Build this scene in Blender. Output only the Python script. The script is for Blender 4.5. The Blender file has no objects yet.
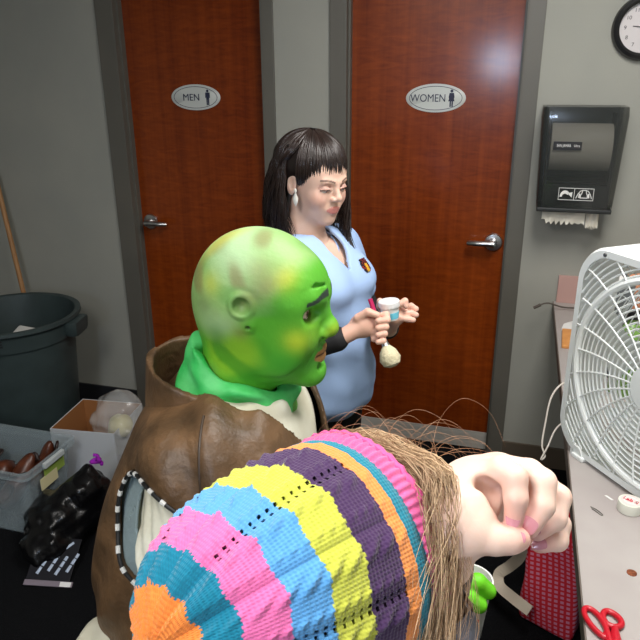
import bpy, bmesh, math, random
import numpy as np
from mathutils import Vector, Matrix
random.seed(7); RNG = np.random.default_rng(7)
PI = math.pi
col = bpy.context.scene.collection

# ------------------------------------------------------------------ camera
F = 664.1346
CAM = np.array([0.74486, -2.88067, 1.73])
FW = np.array([-0.27018883, 0.89869596, -0.34546139])
RT = np.array([0.95825199, 0.2858663, -0.00579542])
UP = np.array([-0.09354745, 0.33260492, 0.93841507])
cd = bpy.data.cameras.new('camera'); cam = bpy.data.objects.new('camera', cd); col.objects.link(cam)
m = Matrix.Identity(4)
for i in range(3):
    m[i][0], m[i][1], m[i][2], m[i][3] = RT[i], UP[i], -FW[i], CAM[i]
cam.matrix_world = m
cd.sensor_width = 36; cd.lens = F / 640 * 36; cd.clip_start = 0.02
bpy.context.scene.camera = cam

def at(x, y, d):            # the point seen at a pixel, d metres deep
    return CAM + (FW + RT * (x - 320) / F - UP * (y - 320) / F) * d

# ------------------------------------------------------------------ helpers
def s2l(c):
    return tuple((v / 12.92 if v <= .04045 else ((v + .055) / 1.055) ** 2.4) for v in c)
def rgb(r, g, b): return s2l((r / 255, g / 255, b / 255))

def mat(name, c, rough=.6, metal=0, c2=None, scale=(8, 8, 8), bump=0, bscale=60, attr=False, spec=.5,
        trans=0, alpha=1, emit=0, sss=0, coat=0, detail=4, mixc=(.35, .65), bstretch=(1, 1, 1), sheen=0):
    M = bpy.data.materials.new(name); M.use_nodes = True; nt = M.node_tree; N = nt.nodes; L = nt.links
    b = N['Principled BSDF']
    b.inputs['Base Color'].default_value = (*c, 1); b.inputs['Roughness'].default_value = rough
    b.inputs['Metallic'].default_value = metal; b.inputs['Specular IOR Level'].default_value = spec
    b.inputs['Transmission Weight'].default_value = trans; b.inputs['Alpha'].default_value = alpha
    b.inputs['Coat Weight'].default_value = coat; b.inputs['Sheen Weight'].default_value = sheen
    if sss:
        b.inputs['Subsurface Weight'].default_value = sss
        b.inputs['Subsurface Radius'].default_value = (.012, .005, .003); b.inputs['Subsurface Scale'].default_value = 1
    if emit:
        b.inputs['Emission Color'].default_value = (*c, 1); b.inputs['Emission Strength'].default_value = emit
    tc = N.new('ShaderNodeTexCoord')
    src = None
    if attr:
        a = N.new('ShaderNodeVertexColor'); a.layer_name = 'Col'; src = a.outputs['Color']
    if c2 is not None:
        mp = N.new('ShaderNodeMapping'); mp.inputs['Scale'].default_value = scale
        L.new(tc.outputs['Object'], mp.inputs['Vector'])
        n = N.new('ShaderNodeTexNoise'); n.inputs['Scale'].default_value = 1; n.inputs['Detail'].default_value = detail
        L.new(mp.outputs['Vector'], n.inputs['Vector'])
        r = N.new('ShaderNodeValToRGB'); r.color_ramp.elements[0].position = mixc[0]; r.color_ramp.elements[1].position = mixc[1]
        L.new(n.outputs['Fac'], r.inputs['Fac'])
        if attr:
            r.color_ramp.elements[0].color = (*c2, 1); r.color_ramp.elements[1].color = (1, 1, 1, 1)
            mx = N.new('ShaderNodeMix'); mx.data_type = 'RGBA'; mx.blend_type = 'MULTIPLY'; mx.inputs['Factor'].default_value = 1
            L.new(src, mx.inputs['A']); L.new(r.outputs['Color'], mx.inputs['B']); src = mx.outputs['Result']
        else:
            r.color_ramp.elements[0].color = (*c, 1); r.color_ramp.elements[1].color = (*c2, 1); src = r.outputs['Color']
    if src is not None: L.new(src, b.inputs['Base Color'])
    if bump:
        mp = N.new('ShaderNodeMapping'); mp.inputs['Scale'].default_value = bstretch
        L.new(tc.outputs['Object'], mp.inputs['Vector'])
        n = N.new('ShaderNodeTexNoise'); n.inputs['Scale'].default_value = bscale; n.inputs['Detail'].default_value = 5
        L.new(mp.outputs['Vector'], n.inputs['Vector'])
        bp = N.new('ShaderNodeBump'); bp.inputs['Strength'].default_value = bump; bp.inputs['Distance'].default_value = .01
        L.new(n.outputs['Fac'], bp.inputs['Height']); L.new(bp.outputs['Normal'], b.inputs['Normal'])
    return M

def tag(o, label=None, cat=None, group=None, kind=None):
    if label: o['label'] = label
    if cat: o['category'] = cat
    if group: o['group'] = group
    if kind: o['kind'] = kind
    return o
def empty(name, loc=(0, 0, 0), rz=0, label=None, cat=None, group=None, rot=None):
    o = bpy.data.objects.new(name, None); col.objects.link(o); o.empty_display_size = .05
    o.location = tuple(loc); o.rotation_euler = rot or (0, 0, rz)
    return tag(o, label, cat, group)
def link(name, me, mt, parent=None, smooth=False, auto=None):
    o = bpy.data.objects.new(name, me); col.objects.link(o)
    for x in (mt if isinstance(mt, (list, tuple)) else [mt]): me.materials.append(x)
    if smooth: me.polygons.foreach_set('use_smooth', [True] * len(me.polygons))
    if auto: me.shade_smooth() if hasattr(me, 'shade_smooth') else None
    if parent: o.parent = parent
    return o

class MB:
    """collects shapes, links them as one mesh object"""
    def __init__(s): s.v = []; s.f = []; s.mi = []; s.cur = 0
    def add(s, vs, fs):
        n = len(s.v); s.v += [tuple(map(float, p)) for p in vs]; s.f += [tuple(i + n for i in f) for f in fs]; s.mi += [s.cur] * len(fs); return s
    def box(s, c, d, bev=0, rot=None, taper=1.0, seg=2):
        bm = bmesh.new(); bmesh.ops.create_cube(bm, size=1)
        for v in bm.verts:
            t = taper if v.co.z < 0 else 1
            v.co.x *= d[0] * t; v.co.y *= d[1] * t; v.co.z *= d[2]
        if bev: bmesh.ops.bevel(bm, geom=bm.edges[:], offset=bev, segments=seg, affect='EDGES', profile=.6)
        if rot is not None: bmesh.ops.rotate(bm, verts=bm.verts, cent=(0, 0, 0), matrix=rot.to_matrix() if hasattr(rot, 'to_matrix') else rot)
        for v in bm.verts: v.co += Vector(c)
        bm.verts.index_update(); s.add([v.co for v in bm.verts], [[v.index for v in f.verts] for f in bm.faces]); bm.free(); return s
    def b2(s, lo, hi, bev=0):
        return s.box([(a + b) / 2 for a, b in zip(lo, hi)], [b - a for a, b in zip(lo, hi)], bev)
    def tube(s, pts, r, n=8, closed=False, cap=True, flat=1.0):
        P = [Vector(p) for p in pts]; m_ = len(P); R = r if hasattr(r, '__len__') else [r] * m_
        vs = []; up = None
        for i in range(m_):
            a = P[i - 1] if (i > 0 or closed) else P[i]; b = P[(i + 1) % m_] if (i < m_ - 1 or closed) else P[i]
            t = (b - a); t = t.normalized() if t.length > 1e-9 else Vector((0, 0, 1))
            if up is None: up = t.orthogonal().normalized() if abs(t.z) > .9 else Vector((0, 0, 1))
            x = t.cross(up); x = x.normalized() if x.length > 1e-6 else t.orthogonal().normalized()
            y = x.cross(t).normalized(); up = y
            for k in range(n):
                an = 2 * PI * k / n; vs.append(P[i] + (x * math.cos(an) + y * math.sin(an) * flat) * R[i])
        fs = []
        for i in range(m_ if closed else m_ - 1):
            j = (i + 1) % m_
            for k in range(n):
                l = (k + 1) % n; fs.append((i * n + k, i * n + l, j * n + l, j * n + k))
        if cap and not closed: fs += [tuple(range(n))[::-1], tuple(range((m_ - 1) * n, m_ * n))]
        return s.add(vs, fs)
    def lathe(s, prof, c=(0, 0, 0), n=48, rot=None, sy=1.0):
        vs = []; fs = []; M3 = rot.to_matrix() if rot is not None else Matrix.Identity(3)
        for r, z in prof:
            for k in range(n):
                a = 2 * PI * k / n; vs.append(M3 @ Vector((r * math.cos(a), r * sy * math.sin(a), z)) + Vector(c))
        for i in range(len(prof) - 1):
            for k in range(n):
                l = (k + 1) % n; fs.append((i * n + k, i * n + l, (i + 1) * n + l, (i + 1) * n + k))
        if prof[0][0] > 1e-6: fs.append(tuple(range(n))[::-1])
        if prof[-1][0] > 1e-6: fs.append(tuple(range((len(prof) - 1) * n, len(prof) * n)))
        return s.add(vs, fs)
    def prism(s, pts, y0, y1, axis='y'):
        """polygon pts (u,w) extruded; axis y: (u,y,w)"""
        n = len(pts); f = {'y': lambda p, t: (p[0], t, p[1]), 'z': lambda p, t: (p[0], p[1], t), 'x': lambda p, t: (t, p[0], p[1])}[axis]
        vs = [f(p, y0) for p in pts] + [f(p, y1) for p in pts]
        fs = [tuple(range(n)), tuple(range(n, 2 * n))[::-1]] + [(i, i + n, (i + 1) % n + n, (i + 1) % n) for i in range(n)]
        return s.add(vs, fs)
    def build(s, name, mt, parent=None, smooth=False, bevel=0, fixn=True):
        me = bpy.data.meshes.new(name); me.from_pydata(s.v, [], s.f)
        o = link(name, me, mt, parent)
        if isinstance(mt, (list, tuple)): me.polygons.foreach_set('material_index', s.mi)
        if fixn:
            bm = bmesh.new(); bm.from_mesh(me); bmesh.ops.recalc_face_normals(bm, faces=bm.faces)
            if bevel: bmesh.ops.bevel(bm, geom=[e for e in bm.edges if e.calc_face_angle(0) > .6], offset=bevel, segments=2, affect='EDGES')
            bm.to_mesh(me); bm.free()
        if smooth:
            me.polygons.foreach_set('use_smooth', [True] * len(me.polygons))
            try: me.set_sharp_from_angle(angle=math.radians(40))
            except Exception: pass
        me.update(); return o

def text(name, body, size, parent, mt, loc, rot, align='CENTER', ext=.0006, sx=1, font_bold=0, label=None):
    cu = bpy.data.curves.new(name, 'FONT'); cu.body = body; cu.size = size; cu.align_x = align; cu.align_y = 'CENTER'; cu.extrude = ext; cu.offset = font_bold
    tmp = bpy.data.objects.new(name, cu); col.objects.link(tmp)
    dg = bpy.context.evaluated_depsgraph_get(); me = bpy.data.meshes.new_from_object(tmp.evaluated_get(dg))
    bpy.data.objects.remove(tmp)
    for v in me.vertices: v.co.x *= sx
    o = link(name, me, mt, parent); o.location = loc; o.rotation_euler = rot
    if label: o['label'] = label
    return o

# ------------------------------------------------------------------ signed-distance sculpting
class Sdf:
    def __init__(s): s.ops = []; s.xf = None
    def _q(s, fn, k, mode, xf):
        s.ops.append((fn, k, mode, xf if xf is not None else s.xf)); return s
    def ell(s, c, r, k=.01, mode='+', rot=None):
        c = np.array(c, float); r = np.array([r] * 3 if not hasattr(r, '__len__') else r, float)
        Rm = np.array(rot.to_matrix()) if rot is not None else None
        def fn(P):
            q = P - c
            if Rm is not None: q = q @ Rm
            k0 = np.sqrt(((q / r) ** 2).sum(-1)); k1 = np.sqrt(((q / (r * r)) ** 2).sum(-1)) + 1e-9
            return k0 * (k0 - 1) / k1
        return s._q(fn, k, mode, None)
    def cap(s, a, b, ra, rb=None, k=.01, mode='+', flat=None):
        a = np.array(a, float); b = np.array(b, float); rb = ra if rb is None else rb; ab = b - a; L2 = (ab @ ab) + 1e-12
        def fn(P):
            q = P - a; t = np.clip(q @ ab / L2, 0, 1)
            return np.sqrt(((q - t[..., None] * ab) ** 2).sum(-1)) - (ra + (rb - ra) * t)
        return s._q(fn, k, mode, None)
    def chain(s, pts, rs, k=.006, mode='+', k0=None):
        for i in range(len(pts) - 1):
            s.cap(pts[i], pts[i + 1], rs[i], rs[i + 1], k0 if (i == 0 and k0) else k, mode)
        return s
    def tor(s, c, ax, R, r, k=.004, mode='+'):
        c = np.array(c, float); ax = np.array(ax, float); ax /= np.linalg.norm(ax)
        def fn(P):
            q = P - c; h = q @ ax; w = np.sqrt(np.maximum((q ** 2).sum(-1) - h * h, 0)) - R
            return np.sqrt(w * w + h * h) - r
        return s._q(fn, k, mode, None)
    def raw(s, fn, k=.001, mode='+'): return s._q(fn, k, mode, 'world')
    def __call__(s, P):
        d = np.full(P.shape[:-1], 10., dtype=float)
        for fn, k, mode, xf in s.ops:
            Q = P if (xf is None or (isinstance(xf, str))) else (P - xf[1]) @ xf[0] + xf[2]
            e = fn(Q)
            if mode == '+':
                h = np.clip(.5 + .5 * (e - d) / k, 0, 1); d = e * (1 - h) + d * h - k * h * (1 - h)
            elif mode == '-':
                e = -e; h = np.clip(.5 - .5 * (e - d) / k, 0, 1); d = e * (1 - h) + d * h + k * h * (1 - h)
            else:
                h = np.clip(.5 - .5 * (e - d) / k, 0, 1); d = e * (1 - h) + d * h + k * h * (1 - h)
        return d

def snet(f, lo, hi, h, proj=1):
    lo = np.array(lo, float); hi = np.array(hi, float); B = 8
    nb = np.ceil((hi - lo) / (h * B)).astype(int) + 1; n = nb * B
    V = np.empty(n, np.float32)
    bc = [lo[a] + (np.arange(nb[a]) * B + (B - 1) / 2) * h for a in range(3)]
    G = np.stack(np.meshgrid(*bc, indexing='ij'), -1); Dc = f(G.reshape(-1, 3)).reshape(nb)
    Vb = V.reshape(nb[0], B, nb[1], B, nb[2], B)
    Vb[:] = Dc[:, None, :, None, :, None]
    act = np.argwhere(np.abs(Dc) < h * B * 1.35)
    off = np.stack(np.meshgrid(*[np.arange(B)] * 3, indexing='ij'), -1).reshape(-1, 3)
    for s0 in range(0, len(act), 400):
        A = act[s0:s0 + 400]; idx = A[:, None, :] * B + off[None]
        val = f((lo + idx * h).reshape(-1, 3)).astype(np.float32)
        V[idx[..., 0].ravel(), idx[..., 1].ravel(), idx[..., 2].ravel()] = val
    S = V < 0
    cs = [(0, 0, 0), (1, 0, 0), (0, 1, 0), (1, 1, 0), (0, 0, 1), (1, 0, 1), (0, 1, 1), (1, 1, 1)]
    sl = lambda c: tuple(slice(c[a], n[a] - 1 + c[a]) for a in range(3))
    cnt = sum(S[sl(c)].astype(np.int8) for c in cs)
    cell = np.argwhere((cnt > 0) & (cnt < 8))
    if len(cell) == 0: return np.zeros((0, 3)), np.zeros((0, 4), int)
    cv = np.stack([V[cell[:, 0] + c[0], cell[:, 1] + c[1], cell[:, 2] + c[2]] for c in cs], 1).astype(float)
    acc = np.zeros((len(cell), 3)); w = np.zeros(len(cell)); ca = np.array(cs, float)
    for i in range(8):
        for j in range(i + 1, 8):
            if np.abs(ca[i] - ca[j]).sum() != 1: continue
            a = cv[:, i]; b = cv[:, j]; mk = (a < 0) != (b < 0)
            t = np.where(mk, a / np.where(mk, a - b, 1), 0)
            acc += np.where(mk[:, None], ca[i] + t[:, None] * (ca[j] - ca[i]), 0); w += mk
    Vt = lo + (cell + acc / w[:, None]) * h
    idm = np.full(n, -1, np.int32); idm[cell[:, 0], cell[:, 1], cell[:, 2]] = np.arange(len(cell))
    Q = []
    for a in range(3):
        b, c = (a + 1) % 3, (a + 2) % 3
        s0 = [slice(None)] * 3; s1 = [slice(None)] * 3; s0[a] = slice(0, n[a] - 1); s1[a] = slice(1, n[a])
        e = np.argwhere(S[tuple(s0)] != S[tuple(s1)]); e = e[(e[:, b] > 0) & (e[:, c] > 0) & (e[:, b] < n[b] - 1) & (e[:, c] < n[c] - 1)]
        def g(db, dc):
            t = e.copy(); t[:, b] += db; t[:, c] += dc; return idm[t[:, 0], t[:, 1], t[:, 2]]
        q = np.stack([g(-1, -1), g(0, -1), g(0, 0), g(-1, 0)], 1)
        ins = S[e[:, 0], e[:, 1], e[:, 2]]; q[~ins] = q[~ins][:, ::-1]; Q.append(q)
    Q = np.concatenate(Q); Q = Q[(Q >= 0).all(1)]
    for _ in range(proj):
        ep = h * .5; d0 = f(Vt); g = np.stack([f(Vt + np.eye(3)[a] * ep) - f(Vt - np.eye(3)[a] * ep) for a in range(3)], -1) / (2 * ep)
        gl = (g ** 2).sum(-1) + 1e-6; st = g * (d0 / np.maximum(gl, .3))[:, None]
        ln = np.linalg.norm(st, axis=1, keepdims=True); Vt = Vt - st * np.minimum(1, h * .6 / (ln + 1e-12))
    return Vt, Q

def npmesh(name, Vt, Q, mt, parent=None, colors=None, smooth=True):
    me = bpy.data.meshes.new(name); nv, nf = len(Vt), len(Q)
    me.vertices.add(nv); me.vertices.foreach_set('co', np.asarray(Vt, np.float32).ravel())
    k = Q.shape[1]; me.loops.add(nf * k); me.loops.foreach_set('vertex_index', np.asarray(Q, np.int32).ravel())
    me.polygons.add(nf); me.polygons.foreach_set('loop_start', np.arange(nf, dtype=np.int32) * k)
    me.polygons.foreach_set('loop_total', np.full(nf, k, np.int32)); me.polygons.foreach_set('use_smooth', np.full(nf, smooth))
    me.update(calc_edges=True)
    if colors is not None:
        a = me.color_attributes.new('Col', 'FLOAT_COLOR', 'POINT')
        a.data.foreach_set('color', np.concatenate([colors, np.ones((nv, 1))], 1).astype(np.float32).ravel())
    return link(name, me, mt, parent)
def sculpt(name, f, lo, hi, h, mt, parent=None, cf=None, proj=1):
    V, Q = snet(f, lo, hi, h, proj); return npmesh(name, V, Q, mt, parent, cf(V) if cf else None)
def join_np(parts):
    Vs = []; Qs = []; Cs = []; n = 0
    for V, Q, C in parts: Vs.append(V); Qs.append(Q + n); Cs.append(C); n += len(V)
    return np.concatenate(Vs), np.concatenate(Qs), np.concatenate(Cs)
def ss(a, b, x): t = np.clip((x - a) / (b - a), 0, 1); return t * t * (3 - 2 * t)
def mix(C, c, w): return C * (1 - w[:, None]) + np.array(c)[None] * w[:, None]
def noise3(P, sc, seed=0):     # cheap smooth value noise
    r = np.random.default_rng(seed); o = np.zeros(len(P))
    for i in range(7):
        d = r.normal(size=3); d /= np.linalg.norm(d); o += np.sin((P @ d) * sc * r.uniform(.6, 1.6) + r.uniform(0, 6.28))
    return o / 3.2

def strands(name, paths, r, mt, parent=None, n=4, colors=None):
    """paths: list of (m,3) arrays -> tapered tubes in one mesh, numpy"""
    Vs = []; Qs = []; Cs = []; base = 0
    for pi, P in enumerate(paths):
        P = np.asarray(P); m_ = len(P); T = np.gradient(P, axis=0); T /= np.linalg.norm(T, axis=1, keepdims=True) + 1e-9
        ref = np.array([.31, .52, .79]); X = np.cross(T, ref); X /= np.linalg.norm(X, axis=1, keepdims=True) + 1e-9; Y = np.cross(T, X)
        rr = r * (1 - .75 * np.linspace(0, 1, m_) ** 2)
        a = np.arange(n) * 2 * PI / n
        V = P[:, None] + rr[:, None, None] * (np.cos(a)[None, :, None] * X[:, None] + np.sin(a)[None, :, None] * Y[:, None])
        Vs.append(V.reshape(-1, 3)); i = np.arange((m_ - 1))[:, None] * n; k = np.arange(n)[None]; l = (k + 1) % n
        Qs.append(np.stack([i + k, i + l, i + n + l, i + n + k], -1).reshape(-1, 4) + base); base += m_ * n
        if colors is not None: Cs.append(np.repeat(colors[pi][None], m_ * n, 0))
    return npmesh(name, np.concatenate(Vs), np.concatenate(Qs), mt, parent, np.concatenate(Cs) if colors is not None else None)
def spline(pts, m_=14):
    P = [Vector(p) for p in pts]; P = [P[0] * 2 - P[1]] + P + [P[-1] * 2 - P[-2]]; out = []; ns = len(P) - 3
    for q in range(m_):
        t = q / (m_ - 1) * ns; i = min(int(t), ns - 1); t -= i; a, b, c, d = P[i:i + 4]
        out.append(.5 * ((2 * b) + (c - a) * t + (2 * a - 5 * b + 4 * c - d) * t * t + (3 * b - a - 3 * c + d) * t ** 3))
    return [tuple(v) for v in out]
# ================================================================== ROOM
M_wall = mat('wall_paint', rgb(150, 151, 143), .75, c2=rgb(156, 156, 147), scale=(3, 3, 3), bump=.06, bscale=180)
M_base = mat('baseboard_vinyl', rgb(92, 82, 70), .5)
M_frame = mat('frame_paint', rgb(92, 90, 83), .45, c2=rgb(97, 94, 86), scale=(4, 4, 4))
M_chrome = mat('satin_chrome', (.62, .62, .62), .28, 1)
M_ceil = mat('ceiling_tile', rgb(205, 205, 200), .9, bump=.2, bscale=90)
M_carpet = mat('carpet', rgb(4, 5, 7), .95, c2=rgb(16, 17, 20), scale=(260, 260, 260), detail=2, bump=.8, bscale=220, spec=.15)

def wood():
    M = bpy.data.materials.new('door_veneer'); M.use_nodes = True; nt = M.node_tree; N = nt.nodes; L = nt.links; b = N['Principled BSDF']
    tc = N.new('ShaderNodeTexCoord')
    def nz(scale, sc, det, dist=0):
        mp = N.new('ShaderNodeMapping'); mp.inputs['Scale'].default_value = scale; L.new(tc.outputs['Object'], mp.inputs['Vector'])
        n = N.new('ShaderNodeTexNoise'); n.inputs['Scale'].default_value = sc; n.inputs['Detail'].default_value = det; n.inputs['Distortion'].default_value = dist
        L.new(mp.outputs['Vector'], n.inputs['Vector']); return n.outputs['Fac']
    g = nz((28, 28, .7), 1, 5, .6); f = nz((170, 170, 3.5), 1, 2); c = nz((10, 10, 45), 1, 3, 1.2); w = nz((2.2, 2.2, .5), 1, 3)
    def ma(op, a, b_, v=None):
        n = N.new('ShaderNodeMath'); n.operation = op
        for i, x in enumerate((a, b_)):
            if isinstance(x, (int, float)): n.inputs[i].default_value = x
            else: L.new(x, n.inputs[i])
        return n.outputs[0]
    s = ma('ADD', ma('ADD', ma('MULTIPLY', g, .28), ma('MULTIPLY', f, .09)), ma('ADD', ma('MULTIPLY', c, .30), ma('MULTIPLY', w, .3)))
    r = N.new('ShaderNodeValToRGB'); e = r.color_ramp.elements
    e[0].position = .36; e[0].color = (*rgb(98, 35, 6), 1); e[1].position = .66; e[1].color = (*rgb(146, 66, 17), 1)
    L.new(s, r.inputs['Fac']); L.new(r.outputs['Color'], b.inputs['Base Color'])
    b.inputs['Roughness'].default_value = .3; b.inputs['Coat Weight'].default_value = .35; b.inputs['Coat Roughness'].default_value = .14; b.inputs['Specular IOR Level'].default_value = .25
    bp = N.new('ShaderNodeBump'); bp.inputs['Strength'].default_value = .08; bp.inputs['Distance'].default_value = .002
    L.new(f, bp.inputs['Height']); L.new(bp.outputs['Normal'], b.inputs['Normal'])
    return M
M_wood = wood()

def struct(name, mb, mt, parent=None, **k):
    o = mb.build(name, mt, parent, **k)
    if parent is None: tag(o, kind='structure')
    return o
XL, XR, YF, ZC, DH = -2.45, 1.85, -4.6, 2.75, 2.13
MO = (-1.084, -.371); WO = (0.0, .713)           # door openings
wb = MB()
wb.b2((XL, 0, 0), (MO[0], .14, ZC)).b2((MO[1], 0, 0), (WO[0], .14, ZC)).b2((WO[1], 0, 0), (XR, .14, ZC))
wb.b2((MO[0], 0, DH), (MO[1], .14, ZC)).b2((WO[0], 0, DH), (WO[1], .14, ZC))
struct('wall_back', wb, M_wall)
struct('floor', MB().b2((XL, YF, -.05), (XR, .14, 0)), M_carpet)
struct('ceiling', MB().b2((XL, YF, ZC), (XR, .14, ZC + .05)), M_ceil)
struct('wall_left', MB().b2((XL - .1, YF, 0), (XL, .14, ZC)), M_wall)
struct('wall_right', MB().b2((XR, YF, 0), (XR + .1, .14, ZC)), M_wall)
# wall behind the camera with one window
wx0, wx1, wz0, wz1 = .26, .60, 1.70, 2.02
wf = MB(); wf.b2((XL, YF - .1, 0), (wx0, YF, ZC)).b2((wx1, YF - .1, 0), (XR, YF, ZC)).b2((wx0, YF - .1, 0), (wx1, YF, wz0)).b2((wx0, YF - .1, wz1), (wx1, YF, ZC))
struct('wall_front', wf, M_wall)
wn = MB(); t = .03
wn.b2((wx0, YF - .07, wz0), (wx0 + t, YF + .01, wz1)).b2((wx1 - t, YF - .07, wz0), (wx1, YF + .01, wz1)).b2((wx0 + t, YF - .07, wz0), (wx1 - t, YF + .01, wz0 + t)).b2((wx0 + t, YF - .07, wz1 - t), (wx1 - t, YF + .01, wz1))
win = struct('window_1', wn, M_frame)
M_day = mat('daylight_pane', rgb(205, 225, 255), .3, emit=70)
MB().b2((wx0 + t, YF - .05, wz0 + t), (wx1 - t, YF - .04, wz1 - t)).build('window_pane', M_day, win)

def base(name, x0, x1, mt=None):
    o = MB().b2((x0, -.012, 0), (x1, 0, .105)).build(name, mt or M_base); tag(o, kind='structure')
base('baseboard_left', XL, -1.172, mat('baseboard_shaded', rgb(30, 31, 36), .5)); base('baseboard_middle', -.318, -.068); base('baseboard_right', .777, XR)  # left run near-black: the shade near the floor is put into its colour

def lever(door, x, z, s):
    h = MB().lathe([(.001, 0), (.038, 0), (.038, .006), (.035, .011), (.017, .013), (.013, .03), (.013, .052), (.001, .052)], (x, .051, z), 32, Matrix.Rotation(PI / 2, 4, 'X').to_quaternion()).build('door_handle', M_chrome, door, smooth=True)
    pts = spline([(x - s * .004, 0, z), (x + s * .03, -.002, z + .001), (x + s * .07, 0, z - .001), (x + s * .108, .012, z - .003)], 14)
    MB().tube(pts, [q_ * 1.28 for q_ in (.0125, .0125, .012, .011, .0105, .0102, .0100, .0098, .0098, .0098, .0096, .0094, .0090, .007)], 12, flat=1.0).build('lever', M_chrome, h, smooth=True)
    MB().lathe([(.001, 0), (.0045, 0), (.004, .002), (.001, .002)], (x, -.012, z), 16, Matrix.Rotation(PI / 2, 4, 'X').to_quaternion()).build('lock_button', mat('button_dark', (.03, .03, .03), .4), h)
def doorway(name, o0, o1, f0, f1, lx, ls):
    d = MB().b2((o0 + .003, .055, .012), (o1 - .003, .098, DH - .004)).build(name, M_wood); tag(d, kind='structure')
    fr = MB(); T = .012
    for a, b in ((f0, o0), (o1, f1)):
        fr.b2((a, -T, 0), (b, 0, DH + .06), .002)
    fr.b2((o0, -T, DH), (o1, 0, DH + .06), .002)
    j = .0005
    # jamb lining and stop behind the face
    for x, sg in ((o0, 1), (o1, -1)):
        a, b = sorted((x, x - sg * .0)); 
        fr.b2((min(x, x + sg * .004), -T, 0), (max(x, x + sg * .004), .054, DH))
        fr.b2((min(x, x + sg * .012), .022, 0), (max(x, x + sg * .012), .054, DH))
    fr.b2((o0, .022, DH - .012), (o1, .054, DH))
    fr.build('door_frame', M_frame, d)
    MB().b2((o0 + .01, .0525, .014), (o1 - .01, .056, .104)).build('kick_plate', mat('kick_plate_metal', (.52, .50, .45), .4, .15, c2=(.60, .57, .52), scale=(3, 3, 60)), d)
    lever(d, lx, 1.045, ls)
    hg = [(o1 if ls > 0 else o0)]
    return d
d1 = doorway('door_1', *MO, -1.172, -.318, MO[0] + .062, 1)
d2 = doorway('door_2', *WO, -.068, .777, WO[1] - .058, -1)
for z, x in ((1.9, WO[0]), (.25, WO[0])):
    MB().lathe([(.001, 0), (.006, 0), (.006, .1), (.001, .1)], (x + .006, .05, z - .05), 12).build('hinge', M_chrome, d2, smooth=True)

# ------------------------------------------------------------------ restroom signs
M_plq = mat('sign_ivory', rgb(196, 200, 196), .35); M_navy = mat('sign_navy', rgb(34, 40, 66), .5)
def sign(cx, word, female, label, tw):
    e = empty('restroom_sign', (cx, .055, 1.6385), label=label, cat='sign', group='oval restroom signs')
    q = Matrix.Rotation(PI / 2, 4, 'X').to_quaternion(); a, sy = .124, .46
    MB().lathe([(.001, 0), (a, 0), (a, .003), (a - .0025, .0045), (.001, .0045)], (0, 0, 0), 72, q, sy).build('plaque', M_plq, e, smooth=True)
    rg = MB(); P = [(math.cos(t) * .109, -.0048, math.sin(t) * .0468) for t in np.linspace(0, 2 * PI, 81)[:-1]]
    rg.tube(P, .0012, 6, closed=True).build('border_line', M_navy, e)
    text('lettering', word, .043, e, M_navy, (-.031 if female else -.021, -.0052, -.001), (PI / 2, 0, 0), sx=tw, ext=.0008)
    p = MB(); X = .062 if not female else .066
    def disc(x, z, r): return [(x + r * math.cos(t), z + r * math.sin(t)) for t in np.linspace(0, 2 * PI, 21)[:-1]]
    p.prism(disc(X, .0285, .0062), -.0055, -.0044)
    if female:
        p.prism([(X - .009, .021), (X + .009, .021), (X + .012, .004), (X + .008, .003), (X + .006, .010), (X + .013, -.012), (X + .007, -.012), (X + .007, -.034), (X + .001, -.034), (X + .001, -.012), (X - .001, -.012), (X - .001, -.034), (X - .007, -.034), (X - .007, -.012), (X - .013, -.012), (X - .006, .010), (X - .008, .003), (X - .012, .004)], -.0055, -.0044)
    else:
        p.prism([(X - .011, .0215), (X + .011, .0215), (X + .012, -.002), (X + .0085, -.002), (X + .0075, .014), (X + .0065, -.034), (X + .001, -.034), (X + .0005, -.008), (X - .0005, -.008), (X - .001, -.034), (X - .0065, -.034), (X - .0075, .014), (X - .0085, -.002), (X - .012, -.002)], -.0055, -.0044)
    p.build('pictogram', M_navy, e)
sign(-.730, 'MEN', False, 'pale oval restroom sign reading MEN on the left door', .98)
sign(.372, 'WOMEN', True, 'pale oval restroom sign reading WOMEN on the right door', .88)

# ------------------------------------------------------------------ wall clock
ck = empty('wall_clock', (1.127, 0, 1.888), label='round wall clock with black rim and white face above the towel dispenser', cat='clock')
qx = Matrix.Rotation(PI / 2, 4, 'X').to_quaternion()
M_blk = mat('black_plastic', (.012, .012, .013), .35); M_ink = mat('clock_ink', (.03, .03, .03), .6)
MB().lathe([(.086, .006), (.088, .026), (.097, .032), (.108, .026), (.113, .012), (.113, 0), (.02, 0)], (0, 0, 0), 72, qx).build('rim', M_blk, ck, smooth=True)
MB().lathe([(.001, 0), (.088, 0), (.088, .008), (.001, .008)], (0, 0, 0), 64, qx).build('clock_face', mat('clock_paper', rgb(205, 200, 200), .5), ck)
for h in range(1, 13):
    a = PI / 2 - h * PI / 6
    text('numeral', str(h), .019, ck, M_ink, (.067 * math.cos(a), -.0085, .067 * math.sin(a)), (PI / 2, 0, 0), ext=.0002)
def hand(nm, L, w, ang):
    o = MB().prism([(-w, -.012), (w, -.012), (w * .5, L), (-w * .5, L)], -.0105, -.0095).build(nm, M_ink, ck); o.rotation_euler = (0, ang, 0)
hand('hour_hand', .042, .0022, math.radians(-97 + 14)); hand('minute_hand', .066, .0016, math.radians(40)); 
MB().lathe([(.001, .009), (.0045, .009), (.0045, .013), (.001, .013)], (0, 0, 0), 16, qx).build('hub', M_ink, ck)

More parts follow.
